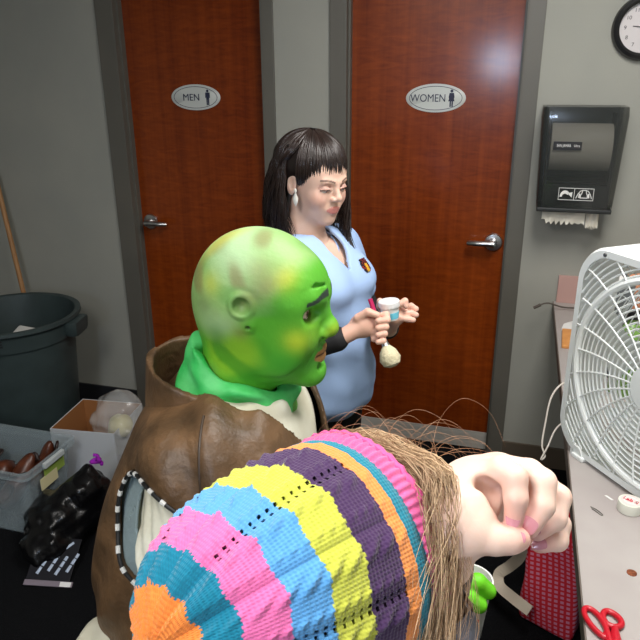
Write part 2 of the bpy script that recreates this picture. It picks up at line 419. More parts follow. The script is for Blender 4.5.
# ------------------------------------------------------------------ towel dispenser
td = empty('paper_towel_dispenser', (.949, 0, 1.232), label='dark smoky paper towel dispenser on wall with white towel hanging out', cat='towel dispenser')
M_smoke = bpy.data.materials.new('smoky_plastic'); M_smoke.use_nodes = True
nt = M_smoke.node_tree; b = nt.nodes['Principled BSDF']; b.inputs['Base Color'].default_value = (.030, .034, .032, 1); b.inputs['Roughness'].default_value = .22
b.inputs['Transmission Weight'].default_value = 0; b.inputs['Coat Weight'].default_value = .4; b.inputs['Alpha'].default_value = .64
def shell(w0, w1, z0, z1, d0, d1, rr, bev=0):
    # rounded plan section lofted from bottom to top
    rings = []
    for i in range(13):
        t = i / 12; z = z0 + (z1 - z0) * t; w = (w0 + (w1 - w0) * t); d = d0 + (d1 - d0) * math.sin(t * PI * .5) ** .8
        e = 1.0
        if t > .93: e = .975
        if t < .04: e = .985
        pts = []
        for (sx, a0) in ((-1, PI), (1, 1.5 * PI)):
            for k in range(7):
                a = a0 + k / 6 * PI / 2
                pts.append((sx * (w / 2 - rr) + rr * math.cos(a), -(d - rr) + rr * math.sin(a)))
        pts = [(-w / 2, 0)] + pts + [(w / 2, 0)]
        rings.append([(x * e, y * (e if t > .9 else 1), z) for x, y in pts])
    n = len(rings[0]); mb = MB(); vs = [p for r in rings for p in r]
    fs = [(i * n + k, i * n + (k + 1) % n, (i + 1) * n + (k + 1) % n, (i + 1) * n + k) for i in range(12) for k in range(n)]
    fs += [tuple(range(n)), tuple(range(12 * n, 13 * n))]; mb.add(vs, fs); return mb
M_dark = mat('dispenser_black', (.018, .02, .02), .38)
MB().b2((-.135, -.02, .0), (.135, 0, .385)).build('back_plate', M_dark, td)
MB().b2((-.108, -.145, .105), (.108, -.02, .112)).b2((-.118, -.15, .015), (-.11, -.02, .36)).b2((.11, -.15, .015), (.118, -.02, .36)).b2((-.11, -.15, .015), (.11, -.02, .10)).build('chassis', M_dark, td)
M_paper = mat('towel_paper', rgb(225, 220, 205), .9, bump=.2, bscale=300)
MB().lathe([(.001, -.108), (.088, -.108), (.088, .108), (.001, .108)], (0, -.088, .235), 40, Matrix.Rotation(PI / 2, 4, 'Y').to_quaternion()).build('towel_roll', M_paper, td, smooth=True)
shell(.276, .304, 0.0, .385, .168, .185, .026).build('cover', M_smoke, td, smooth=True)
MB().b2((-.136, -.171, -.004), (.136, 0, .012), .004).build('bottom_lip', M_dark, td)
# paper hanging out, torn lower edge
for (x0, x1, zz, y0, nm) in ((-.112, .048, -.052, -.135, 0), (.052, .098, -.066, -.13, 1)):
    n = 26; vs = []; fs = []
    for i in range(n + 1):
        x = x0 + (x1 - x0) * i / n; j = zz + .006 * math.sin(i * 1.9 + nm) + .004 * math.sin(i * 4.1) + (.012 if i < 3 and not nm else 0)
        for q in range(4):
            z = .002 + (j - .002) * q / 3; yy = y0 + .004 * math.sin(i * .5 + q) ; vs += [(x, yy, z), (x, yy + .0012, z)]
    for i in range(n):
        for q in range(3):
            a = (i * 4 + q) * 2; b_ = ((i + 1) * 4 + q) * 2; fs += [(a, b_, b_ + 2, a + 2), (a + 1, a + 3, b_ + 3, b_ + 1)]
        a = (i * 4 + 3) * 2; b_ = a + 8; fs.append((a, b_, b_ + 1, a + 1))
    MB().add(vs, fs).build('paper_towel', M_paper, td, smooth=True)
M_wht = mat('white_print', rgb(225, 225, 222), .5)
lb = MB().b2((-.100, -.1835, .232), (.000, -.1800, .262)).build('name_label', M_blk, td)
text('label_lettering', 'SAN JAMAR', .0135, lb, M_wht, (-.063, -.1842, .2475), (PI / 2, 0, 0), sx=.72)
text('label_lettering', 'Ultra', .0125, lb, M_wht, (-.017, -.1842, .2475), (PI / 2, 0, 0), sx=.8)
ic = MB(); X0, X1, Xm, Z0, Z1 = -.062, .064, -.006, .046, .092; yy0, yy1 = -.1792, -.1760
for a, b_ in (((X0, Z0), (X1, Z0 + .0016)), ((X0, Z1 - .0016), (X1, Z1)), ((X0, Z0), (X0 + .0016, Z1)), ((X1 - .0016, Z0), (X1, Z1)), ((Xm, Z0), (Xm + .0016, Z1))):
    ic.b2((a[0], yy0, a[1]), (b_[0], yy1, b_[1]))
arc = []; 
for k in range(13): a = PI - k / 12 * PI * .8; arc.append((-.038 + .019 * math.cos(a), .058 + .024 * math.sin(a)))
for k in range(12, -1, -1): a = PI - k / 12 * PI * .8; arc.append((-.038 + .011 * math.cos(a), .058 + .012 * math.sin(a)))
ic.prism(arc, yy0, yy1); ic.prism([(-.030, .072), (-.012, .076), (-.013, .056)], yy0, yy1)
def line(mb, a, b_, w=.0013, y0=yy0, y1=yy1):
    dx, dz = b_[0] - a[0], b_[1] - a[1]; l = math.hypot(dx, dz) or 1; nx, nz = -dz / l * w, dx / l * w
    mb.prism([(a[0] + nx, a[1] + nz), (b_[0] + nx, b_[1] + nz), (b_[0] - nx, b_[1] - nz), (a[0] - nx, a[1] - nz)], y0, y1)
for sgn in (1, -1):
    c = .030; P = [(c - sgn * .028, .054), (c - sgn * .022, .070), (c - sgn * .014, .082), (c - sgn * .006, .084), (c - sgn * .008, .074), (c - sgn * .012, .066), (c - sgn * .012, .054)]
    for i in range(len(P) - 1): line(ic, P[i], P[i + 1])
    line(ic, (c - sgn * .017, .056), (c - sgn * .016, .072), .0028)
line(ic, (.022, .085), (.038, .085)); line(ic, (.018, .056), (.042, .056))
ic.build('pictogram_panel', M_wht, td)

# ================================================================== COUNTER
ZT = .815; XE = .925
M_lam = mat('counter_laminate', rgb(168, 162, 158), .45, c2=rgb(158, 150, 147), scale=(5, 5, 5), bump=.02, bscale=400)
M_band = mat('counter_edge', rgb(98, 88, 80), .5); M_mauve = mat('backsplash_laminate', rgb(186, 150, 142), .5)
ct = MB().b2((XE + .003, -3.4, ZT - .034), (XR - .003, -.002, ZT)).build('countertop', M_lam); tag(ct, 'long pale laminate countertop along the right side with a dark edge', 'countertop')
MB().b2((XE, -3.4, ZT - .036), (XE + .004, -.002, ZT - .001)).build('edge_band', M_band, ct)
MB().b2((XE + .012, -.018, ZT), (XR - .003, -.002, ZT + .118), .001).build('backsplash', M_mauve, ct)
for y in (-3.36, -1.9, -.6):
    MB().b2((1.35, y - .012, 0), (XR - .003, y + .012, ZT - .034)).build('support_panel', M_band, ct)

# box fan -----------------------------------------------------------
W = .541; az = -.919; o0 = np.array([.899, -1.225, ZT]); dx = np.array([math.cos(az), math.sin(az), 0])
fan = empty('box_fan', o0 + dx * W / 2, az, 'large white box fan with round wire grille standing on the countertop', 'fan')
M_fan = mat('fan_white', rgb(228, 232, 230), .35); M_grl = mat('grille_white', rgb(232, 236, 234), .35); M_bld = mat('blade_white', rgb(232, 236, 232), .4)
def rsq(hw, r, n=10):
    P = []
    for cx, cz, a0 in ((1, 1, 0), (-1, 1, PI / 2), (-1, -1, PI), (1, -1, 1.5 * PI)):
        for k in range(n + 1):
            a = a0 + k / n * PI / 2; P.append((cx * (hw - r) + r * math.cos(a), cz * (hw - r) + r * math.sin(a)))
    return P
H2 = W / 2; ZC_ = H2 + .004
def ringloft(mb, secs):
    """secs: list of (halfwidth, cornerR, y)"""
    rings = [[(x, y, z + ZC_) for x, z in rsq(hw, r)] for hw, r, y in secs]; n = len(rings[0]); k = len(rings)
    mb.add([p for r in rings for p in r], [(i * n + q, i * n + (q + 1) % n, ((i + 1) % k) * n + (q + 1) % n, ((i + 1) % k) * n + q) for i in range(k) for q in range(n)])
fb = MB(); ringloft(fb, [(H2 - .006, .085, -.004), (H2, .09, .006), (H2, .09, .112), (H2 - .012, .08, .118), (H2 - .012, .08, .01), (H2 - .022, .075, -.004)])
fb.build('housing', M_fan, fan, smooth=True)
fs_ = MB(); ringloft(fs_, [(H2 - .012, .08, .055), (.2, .19999, .055), (.2, .19999, .062), (H2 - .012, .08, .062)])
def grille(y, nm, step, r, k0=.05):
    g = MB(); hw = H2 - .018; cr = .075
    def inside(x, z):
        ax, az_ = abs(x), abs(z)
        if ax > hw or az_ > hw: return False
        if ax > hw - cr and az_ > hw - cr: return math.hypot(ax - hw + cr, az_ - hw + cr) < cr
        return True
    R = k0
    while R < .36:
        n = 120; pts = [(R * math.cos(2 * PI * i / n), R * math.sin(2 * PI * i / n)) for i in range(n)]
        ok = [inside(*p) for p in pts]
        dome = lambda q: y - .012 * max(0, 1 - (q / .3) ** 2) if y < .05 else y
        if all(ok): g.tube([(x, dome(R), z + ZC_) for x, z in pts], r, 5, closed=True)
        elif any(ok):
            st = next(i for i in range(n) if ok[i] and not ok[i - 1]); seg = []
            for i in range(st, st + n):
                i %= n
                if ok[i]: seg.append((pts[i][0], dome(R), pts[i][1] + ZC_))
                else:
                    if len(seg) > 1: g.tube(seg, r, 5)
                    seg = []
            if len(seg) > 1: g.tube(seg, r, 5)
        R += step
    for k in range(24):
        a = k * PI / 12 + .06; pts = []
        for q in range(16):
            rr = k0 + q / 15 * (.36 - k0)
            x, z = rr * math.cos(a + .25 * (rr / .3) ** 1.5), rr * math.sin(a + .25 * (rr / .3) ** 1.5)
            if inside(x, z): pts.append((x, y - .003 - (.012 * max(0, 1 - (rr / .3) ** 2) if y < .05 else 0), z + ZC_))
        if len(pts) > 1: g.tube(pts, r * .85, 5)
    n = 96; g.tube([(.238 * math.cos(2 * PI * i / n), y - .003, .238 * math.sin(2 * PI * i / n) + ZC_) for i in range(n)], .0088 if y < .05 else .005, 8, closed=True)
    g.lathe([(.001, -.004), (k0 + .004, -.004), (k0 + .004, .004), (.001, .007)], (0, y - .013 if y < .05 else y, ZC_), 36, Matrix.Rotation(PI / 2, 4, 'X').to_quaternion())
    return g.build(nm, M_grl, fan, smooth=True)
grille(.003, 'front_grille', .0142, .0026); grille(.112, 'back_grille', .020, .0016)
MB().lathe([(.001, -.035), (.05, -.035), (.055, -.02), (.055, .03), (.001, .03)], (0, .075, ZC_), 32, Matrix.Rotation(PI / 2, 4, 'X').to_quaternion()).build('motor', M_fan, fan, smooth=True)
for k in range(5):
    vs = []; a0 = k * 2 * PI / 5 + .3
    for i in range(9):
        for j in range(7):
            rr = .05 + .165 * i / 8; a = a0 + (j / 6 - .5) * (.85 + .15 * math.sin(i)) + .25 * i / 8; yy = .06 + (j / 6 - .5) * .05
            vs.append((rr * math.cos(a), yy, rr * math.sin(a) + ZC_))
    nv = len(vs); vs += [(x, y + .002, z) for x, y, z in vs]
    f = [(i * 7 + j, i * 7 + j + 1, i * 7 + j + 8, i * 7 + j + 7) for i in range(8) for j in range(6)]; f = f + [tuple(q + nv for q in p[::-1]) for p in f]
    MB().add(vs, f).build('blade', M_bld, fan, smooth=True, fixn=False)
for x in (-W / 2 + .09, W / 2 - .09):
    MB().b2((x - .02, -.012, 0), (x + .02, .125, .012), .004).build('foot', M_fan, fan)
MB().lathe([(.001, 0), (.005, 0), (.004, .003), (.001, .003)], (-.19, -.004, W - .012), 14, Matrix.Rotation(PI / 2, 4, 'X').to_quaternion()).build('screw', mat('screw_dark', (.12, .12, .12), .4, .8), fan)
MB().lathe([(.014, -.003), (.02, -.003), (.02, .003), (.014, .003), (.014, -.003)], (-.19, -.004, .012), 20, Matrix.Rotation(PI / 2, 4, 'X').to_quaternion()).build('foot_loop', M_fan, fan, smooth=True)
# white flex of the fan hanging over the edge
M_cord = mat('white_flex', rgb(205, 198, 188), .5)
cz = spline([at(575, 382, 1.92), at(562, 384, 1.90), at(551, 398, 1.89), at(545, 425, 1.88), at(542, 445, 1.87), at(545, 456, 1.86), at(541, 459, 1.855), at(548, 446, 1.86), at(554, 432, 1.88), at(561, 424, 1.89), at(570, 421, 1.9)], 60)
MB().tube(cz, .0026, 8).build('power_cord', M_cord, fan).matrix_parent_inverse = Matrix.Identity(4)
fan_cord = [o for o in fan.children if o.name.startswith('power_cord')][0]
MW = Matrix.Translation(Vector(tuple(o0 + dx * W / 2))) @ Matrix.Rotation(az, 4, 'Z'); fan_cord.matrix_parent_inverse = MW.inverted()

# things behind the fan ----------------------------------------------
M_beige = mat('beige_card', rgb(206, 196, 176), .7)
bx = empty('storage_box', (1.50, -.36, ZT), .05, 'beige lidded storage box on the countertop behind the fan', 'box')
MB().b2((-.17, -.15, 0), (.17, .15, .32), .006).build('box_body', M_beige, bx)
MB().b2((-.178, -.158, .305), (.178, .158, .372), .01).build('lid', M_beige, bx)
gb = empty('green_bottle', (1.10, -.86, ZT), 0, 'small green bottle seen through the fan grille', 'bottle')
MB().lathe([(.001, 0), (.04, 0), (.042, .01), (.042, .18), (.02, .22), (.014, .225), (.014, .24), (.001, .24)], n=32).build('bottle_body', mat('green_plastic', rgb(110, 150, 70), .35), gb, smooth=True)
MB().lathe([(.001, .24), (.018, .24), (.018, .262), (.001, .266)], n=24).build('cap', M_blk, gb, smooth=True)
ob = empty('tan_pouch', (1.175, -.50, ZT), .3, 'tan pouch leaning upright behind the fan', 'pouch')
S = Sdf(); S.ell((0, 0, .13), (.09, .035, .14), .01); S.cap((-.06, 0, .27), (.06, 0, .27), .008, k=.03); S.raw(lambda P: -(P[..., 2]), .01, 'x')
sculpt('pouch_body', S, (-.12, -.06, -.01), (.12, .06, .3), .005, mat('tan_fabric', rgb(190, 130, 96), .8, bump=.4, bscale=40), ob)

bi = empty('ring_binder', (1.065, -.62, ZT), .1, 'dark grey ring binder standing upright behind the fan', 'binder')
MB().b2((-.04, -.14, 0), (-.036, .14, .315)).b2((.026, -.14, 0), (.03, .14, .315)).b2((-.04, -.144, 0), (.03, -.14, .315)).build('cover', mat('binder_grey', rgb(92, 96, 98), .6), bi)
MB().b2((-.034, -.136, .008), (.024, .13, .30)).build('pages', M_wht, bi)

# black lead with plug, packets, tape, scraps ------------------------------------
M_grey = mat('grey_lead', rgb(78, 70, 62), .55)
e = empty('phone_lead', (0, 0, 0), 0, 'dark lead with metal plug poking over the counter end by the wall', 'cable')
P = spline([(1.15, -.10, ZT + .006), (1.03, -.11, ZT + .012), (.96, -.12, ZT + .014), (.90, -.125, ZT + .028), (.862, -.13, ZT + .016)], 20)
MB().tube(P, .0035, 8).build('lead', M_grey, e, smooth=True)
MB().tube([(.872, -.13, ZT + .02), (.845, -.132, ZT + .004)], [.007, .006], 8).build('plug', M_grey, e, smooth=True)
e = empty('craft_packet', (.995, -.42, ZT), -.05, 'orange packet with white card top lying beside the fan', 'packet')
MB().b2((-.05, -.13, 0), (.05, .05, .012), .003).build('pouch', mat('orange_foil', rgb(214, 150, 84), .45, c2=rgb(196, 130, 70), scale=(30, 30, 30)), e)
MB().prism([(-.052, .05), (.052, .05), (.05, .14), (.0, .16), (-.045, .10)], .001, .013, 'z').build('header_card', M_wht, e)
e = empty('tape_roll', (1.045, -1.492, ZT), .2, 'small white roll of tape with red print standing near the fan', 'tape roll')
MB().lathe([(.014, .001), (.025, .001), (.0255, .003), (.0255, .023), (.025, .025), (.014, .025), (.014, .001)], n=40).build('tape', mat('tape_white', rgb(222, 222, 208), .4, sss=0), e, smooth=True)
MB().lathe([(.012, .002), (.0145, .002), (.0145, .0265), (.012, .0265), (.012, .002)], n=32).build('core', M_wht, e, smooth=True)
MB().lathe([(.001, .0245), (.021, .0245), (.021, .0258), (.001, .0258)], n=32).build('top_disc', mat('disc_pink', rgb(226, 205, 200), .5), e)
text('printing', 'Lab S', .015, e, mat('red_print', rgb(200, 40, 60), .5), (0, 0, .0262), (0, 0, -.75), ext=.0003, font_bold=.0004)
o = MB().prism([(-.011, -.0015), (.008, -.003), (.011, .0015), (-.008, .003)], 0, .0012, 'z').build('paper_scrap', M_wht); o.location = (1.007, -1.455, ZT); o.rotation_euler = (0, 0, -.75); tag(o, 'tiny bright white scrap lying by the tape roll', 'scrap')
hp = MB().tube(spline([(-.016, .004, .001), (0, .005, .002), (.016, .003, .001), (.018, 0, .001), (.014, -.002, .001), (0, -.001, .002), (-.010, 0, .001)], 24), .0009, 6).build('hair_pin', mat('pin_wire', rgb(120, 116, 110), .4, .6)); hp.location = (.973, -1.517, ZT); hp.rotation_euler = (0, 0, -.75); tag(hp, 'thin grey wire hair pin lying on the counter below the scrap', 'hair pin')
pn = MB().lathe([(.001, 0), (.0095, 0), (.0095, .0014), (.001, .0014)], n=28).build('penny', mat('copper', rgb(165, 95, 62), .4, .6, c2=rgb(120, 66, 44), scale=(200, 200, 200))); pn.location = (1.024, -1.706, ZT); tag(pn, 'brown copper coin lying on the counter above the scissors', 'coin')
# scissors
sc = empty('scissors', (.958, -1.880, ZT), -.25, 'red-handled scissors lying on the counter edge', 'scissors')
M_red = mat('red_plastic', rgb(186, 16, 36), .35)
def loop(cx, cy, a, b_, ang, r0, fl=.75):
    P = []
    for k in range(36):
        t = 2 * PI * k / 36; x, y = a * math.cos(t), b_ * math.sin(t) * (1 + .18 * math.cos(t))
        P.append((cx + x * math.cos(ang) - y * math.sin(ang), cy + x * math.sin(ang) + y * math.cos(ang), .0055))
    return P
h1 = MB(); h1.tube(loop(-.016, .012, .034, .0125, math.radians(-52 + 180 + 0), .0), .0052, 10, closed=True)
h1.tube([(.004, -.004, .0055), (.014, -.026, .0055), (.022, -.05, .0055)], [.007, .008, .006], 10).build('long_handle', M_red, sc, smooth=True)
h2 = MB(); h2.tube(loop(.006, .034, .0185, .0145, math.radians(-55), .0), .0056, 10, closed=True)
h2.tube([(.014, .014, .0065), (.020, -.015, .0065), (.026, -.05, .0065)], [.006, .010, .007], 10).build('round_handle', M_red, sc, smooth=True)
for s_, z in ((-1, .004), (1, .0062)):
    MB().prism([(.018 + s_ * .003, -.04), (.032 + s_ * .003, -.043), (.05 + s_ * .006, -.135), (.046 + s_ * .006, -.14)], z - .001, z + .001, 'z').build('blade', M_chrome, sc)

# red checked bag under the counter ------------------------------------
def checks():
    M = bpy.data.materials.new('red_check'); M.use_nodes = True; nt = M.node_tree; N = nt.nodes; L = nt.links; b = N['Principled BSDF']; b.inputs['Roughness'].default_value = .7
    tc = N.new('ShaderNodeTexCoord'); mp = N.new('ShaderNodeMapping'); mp.inputs['Rotation'].default_value = (0, .12, .0); mp.inputs['Scale'].default_value = (1, 1, 1)
    L.new(tc.outputs['Object'], mp.inputs['Vector']); sp = N.new('ShaderNodeSeparateXYZ'); L.new(mp.outputs['Vector'], sp.inputs[0])
    outs = []
    for ax, k in (('X', 330), ('Z', 380)):
        a = N.new('ShaderNodeMath'); a.operation = 'MULTIPLY'; a.inputs[1].default_value = k; L.new(sp.outputs[ax], a.inputs[0])
        s = N.new('ShaderNodeMath'); s.operation = 'SINE'; L.new(a.outputs[0], s.inputs[0])
        r = N.new('ShaderNodeMapRange'); r.inputs[1].default_value = -.45; r.inputs[2].default_value = .1; L.new(s.outputs[0], r.inputs[0]); outs.append(r.outputs[0])
    mm = N.new('ShaderNodeMath'); mm.operation = 'MULTIPLY'; L.new(outs[0], mm.inputs[0]); L.new(outs[1], mm.inputs[1])
    cr = N.new('ShaderNodeMix'); cr.data_type = 'RGBA'; cr.inputs['A'].default_value = (*rgb(215, 30, 46), 1); cr.inputs['B'].default_value = (*rgb(222, 140, 166), 1)
    L.new(mm.outputs[0], cr.inputs['Factor']); L.new(cr.outputs['Result'], b.inputs['Base Color']); return M
rb = empty('checked_bag', (.968, -1.0, 0), math.radians(-20), 'red checked cloth bag with a beige strap under the counter edge', 'bag')
S = Sdf()
S.raw(lambda P: np.maximum(np.maximum(np.abs(P[..., 0]) - .085 - .006 * np.sin(P[..., 2] * 25), np.abs(P[..., 1]) - .04 - .008 * np.sin(P[..., 2] * 18 + P[..., 0] * 20)), np.abs(P[..., 2] - .27) - .265), .001)
S.ops[0] = (lambda P: np.sqrt(np.maximum(np.abs(P[..., 0]) - .07 - .005 * np.sin(P[..., 2] * 25), 0) ** 2 + np.maximum(np.abs(P[..., 1]) - .02 - .006 * np.sin(P[..., 2] * 18 + P[..., 0] * 20), 0) ** 2 + np.maximum(np.abs(P[..., 2] - .22) - .20, 0) ** 2) - .02, .001, '+', 'world')
sculpt('bag_body', S, (-.13, -.1, -.01), (.13, .1, .48), .006, checks(), rb)
def ribbon(pts, w, wdir, th=.002):
    P = [Vector(p) for p in pts]; vs = []; fs = []
    for i, p in enumerate(P):
        wd = Vector(wdir[i] if isinstance(wdir, list) else wdir).normalized() * w / 2
        a = P[max(i - 1, 0)]; b_ = P[min(i + 1, len(P) - 1)]; n = (b_ - a).cross(wd).normalized() * th
        vs += [p - wd - n, p + wd - n, p + wd + n, p - wd + n]
    for i in range(len(P) - 1):
        for k in range(4): fs.append((i * 4 + k, i * 4 + (k + 1) % 4, i * 4 + 4 + (k + 1) % 4, i * 4 + 4 + k))
    fs += [(3, 2, 1, 0), tuple(len(vs) - 4 + q for q in range(4))]
    return MB().add(vs, fs)
sp_ = spline([at(522, 540, 2.08), at(520, 556, 2.16), at(510, 566, 2.24), at(499, 574, 2.27), at(500, 586, 2.25), at(512, 597, 2.2), at(530, 611, 2.14)], 30)
swd = []
for q in range(30):
    tq = np.array(sp_[min(q + 1, 29)]) - np.array(sp_[max(q - 1, 0)]); wq = np.cross(tq, np.array(sp_[q]) - CAM) + np.array([0, 0, .0]); wq /= np.linalg.norm(wq); swd.append(Vector(wq * (1 if q < 0 or swd == [] or Vector(wq).dot(swd[-1]) > 0 else -1)))
st = ribbon(sp_, .036, swd).build('strap', mat('beige_webbing', rgb(190, 178, 160), .8), rb)
st.matrix_parent_inverse = (Matrix.Translation((.968, -1.0, 0)) @ Matrix.Rotation(math.radians(-20), 4, 'Z')).inverted()

# ================================================================== LEFT CORNER
M_bin = mat('bin_grey', rgb(54, 66, 66), .45, c2=rgb(47, 58, 58), scale=(10, 10, 10))
bn = empty('trash_can', (-1.475, -.50, 0), 0, 'large round grey plastic trash can in the left corner', 'trash can')
MB().lathe([(.001, 0), (.225, 0), (.232, .01), (.268, .56), (.272, .6), (.282, .602), (.29, .69), (.302, .695), (.305, .685), (.309, .687), (.307, .703), (.296, .706), (.282, .70), (.262, .58), (.222, .02), (.001, .018)], n=72).build('can_body', M_bin, bn, smooth=True)
for an in (.22, .22 + PI):
    q = Matrix.Rotation(an, 4, 'Z')
    h = MB(); h.box((.306, 0, .645), (.070, .15, .075), .020, taper=.88); o = h.build('grip', M_bin, bn, smooth=True); o.rotation_euler = (0, 0, an)
M_bp = mat('bin_print', (.004, .004, .004), .6)
for ch_, dg_ in zip('BRUTE', (-80, -75, -70, -65, -60)):
    a_ = math.radians(dg_); text('lettering', ch_, .040, bn, M_bp, (.2905 * math.cos(a_), .2905 * math.sin(a_), .652), (PI / 2 - .09, 0, a_ + PI / 2), sx=1.0, font_bold=.0016)
o = MB().b2((-.09, -.06, 0), (.09, .06, .03), .01).build('food_tray', mat('foam_white', rgb(205, 205, 200), .7)); o.location = (-1.40, -.47, .565); o.rotation_euler = (.12, .2, .3); tag(o, 'white foam tray lying inside the grey trash can', 'tray')
tb = empty('trash_heap', (-1.475, -.5, .02), 0, 'dark crumpled waste filling the grey trash can', 'trash')
S = Sdf(); S.ell((0, 0, .27), (.22, .22, .26), .02); S.ell((.06, -.06, .47), (.12, .1, .07), .05); S.ell((-.08, .04, .46), (.09, .1, .07), .05); S.raw(lambda P: -P[..., 2] + .0, .004, 'x')
sculpt('crumpled_bag', S, (-.25, -.25, -.01), (.25, .25, .56), .012, mat('waste_dark', rgb(40, 42, 46), .6, bump=.6, bscale=14), tb)
mp_ = empty('mop', (-1.62, -.17, 0), 0, 'long wooden mop handle leaning on the wall behind the trash can', 'mop')
pa = Vector((-1.625, -.168, .03)); pb = Vector((-1.885, -.034, 1.60))
MB().box((0, 0, .02), (.16, .05, .036), .01).build('mop_head', M_wht, mp_, smooth=True)
o = MB().tube([pa - mp_.location, pb - mp_.location], .0125, 12).build('handle', mat('pine_handle', rgb(172, 128, 82), .55, c2=rgb(150, 106, 64), scale=(60, 60, 3)), mp_, smooth=True)

# clear tote -----------------------------------------------------------
tt = empty('storage_tote', (-1.235, -.968, 0), 0, 'clear plastic storage tote full of brown things beside the trash can', 'storage bin')
M_clear = mat('clear_plastic', rgb(176, 192, 198), .3, alpha=.46, spec=.6)
M_clear.node_tree.nodes['Principled BSDF'].inputs['Alpha'].default_value = .34
def tote(lx, ly, h, tp, th=.003):
    mb = MB()
    def rr(x, y, r, z, n=5): return [(cx * (x - r) + r * math.cos(a0 + k / n * PI / 2), cy * (y - r) + r * math.sin(a0 + k / n * PI / 2), z) for cx, cy, a0 in ((1, 1, 0), (-1, 1, PI / 2), (-1, -1, PI), (1, -1, 1.5 * PI)) for k in range(n + 1)]
    secs = [(lx * tp, ly * tp, 0), (lx - .006, ly - .006, h - .03), (lx + .012, ly + .012, h - .028), (lx + .014, ly + .014, h), (lx - .002, ly - .002, h), (lx - .008, ly - .008, h - .03), (lx * tp - th, ly * tp - th, th)]
    rg = [rr(x, y, .03, z) for x, y, z in secs]; n = len(rg[0]); k = len(rg)
    mb.add([p for r in rg for p in r], [(i * n + q, i * n + (q + 1) % n, (i + 1) * n + (q + 1) % n, (i + 1) * n + q) for i in range(k - 1) for q in range(n)] + [tuple(range(n)), tuple(range((k - 1) * n, k * n))]); return mb
tote(.262, .148, .30, .86).build('tote_body', M_clear, tt, smooth=True)
lg = MB().box((.28, .0, .287), (.016, .12, .024), .004).build('latch', mat('latch_grey', rgb(190, 198, 198), .4), tt)
o = MB().b2((.2665, -.05, .215), (.2705, .07, .275)).build('sticker', mat('sticker_green', rgb(140, 165, 70), .5), tt); o.rotation_euler = (0, -.0, 0)
o = MB().b2((.268, -.08, .185), (.2715, .02, .235)).build('sticker', mat('sticker_cream', rgb(214, 205, 160), .5), tt)
M_brn = mat('brown_leatherette', rgb(96, 48, 26), .35, c2=rgb(60, 28, 16), scale=(20, 20, 20)); M_dkbrn = mat('dark_brown', rgb(40, 24, 20), .45)
# brown shoes lying in and on the tote
def shoe(loc, rot, label, s=1.0, mt=None):
    e = empty('brown_shoe', loc, 0, label, 'shoe', 'brown shoes in the clear tote', rot=rot)
    S = Sdf(); S.ell((0, 0, .035), (.12, .042, .032), .01); S.ell((-.06, 0, .055), (.055, .038, .045), .03); S.ell((-.055, 0, .105), (.04, .026, .045), .01, '-'); S.raw(lambda P: -P[..., 2] + .012, .004, 'x')
    sculpt('upper', S, (-.14, -.06, -.01), (.14, .06, .12), .005, mt or M_brn, e)
    S = Sdf(); S.ell((0, 0, .006), (.124, .045, .02), .004); S.raw(lambda P: np.abs(P[..., 2] - .006) - .006, .002, 'x')
    sculpt('sole', S, (-.14, -.06, -.01), (.14, .06, .03), .005, M_dkbrn, e)
    MB().tube([(.045, -.026, .063), (.02, .0, .076), (0, .024, .074)], .004, 8).build('strap', M_dkbrn, e, smooth=True)
shoe((-1.125, -.97, .155), (.5, -.9, 1.2), 'reddish brown shoe standing in the middle of the tote')
shoe((-1.36, -.95, .17), (0.2, -.5, .5), 'dark brown shoe at the far left inside the tote', mt=M_dkbrn)
shoe((-1.23, -.95, .13), (0.1, .4, 2.2), 'brown shoe half hidden low in the tote', mt=M_brn)
shoe((-1.02, -.90, .20), (0.3, -1.25, .3), 'glossy brown shoe poking up at the tote right rim')
S = Sdf()
for (x, y, z, r) in ((-.15, 0, .06, .07), (0, .02, .055, .075), (.12, -.01, .05, .07), (-.06, -.03, .09, .05)): S.ell((x, y, z), (r * 1.1, r, r * .8), .03)
S.raw(lambda P: -P[..., 2] + .004, .004, 'x')
o = sculpt('folded_costume', S, (-.25, -.13, 0), (.24, .13, .16), .008, mat('dark_cloth', rgb(38, 30, 28), .8, bump=.5, bscale=20)); o.location = (-1.235, -.968, .0); tag(o, 'crumpled dark cloth at the bottom of the clear tote', 'cloth')

# white cardboard box -----------------------------------------------------
cb = empty('cardboard_box', (-1.0, -.60, 0), .12, 'open white cardboard box with brown inside behind the tote', 'box')
M_wc = mat('white_card', rgb(196, 200, 204), .6); M_kr = mat('kraft_inside', rgb(150, 98, 52), .8)
w, d, h, th = .15, .145, .285, .004
ob_ = MB(); 
for lo, hi in (((-w, -d, 0), (w, -d + th, h)), ((-w, d - th, 0), (w, d, h)), ((-w, -d + th, 0), (-w + th, d - th, h)), ((w - th, -d + th, 0), (w, d - th, h)), ((-w + th, -d + th, 0), (w - th, d - th, th))): ob_.b2(lo, hi)
ob_.build('box_wall', M_wc, cb)
ib = MB(); t2 = th + .0015
for lo, hi in (((-w + th, -d + th, th), (w - th, -d + t2, h - .001)), ((-w + th, d - t2, th), (w - th, d - th, h - .001)), ((-w + th, -d + t2, th), (-w + t2, d - t2, h - .001)), ((w - t2, -d + t2, th), (w - th, d - t2, h - .001)), ((-w + t2, -d + t2, th), (w - t2, d - t2, th + .002))): ib.b2(lo, hi)
ib.build('box_lining', M_kr, cb)
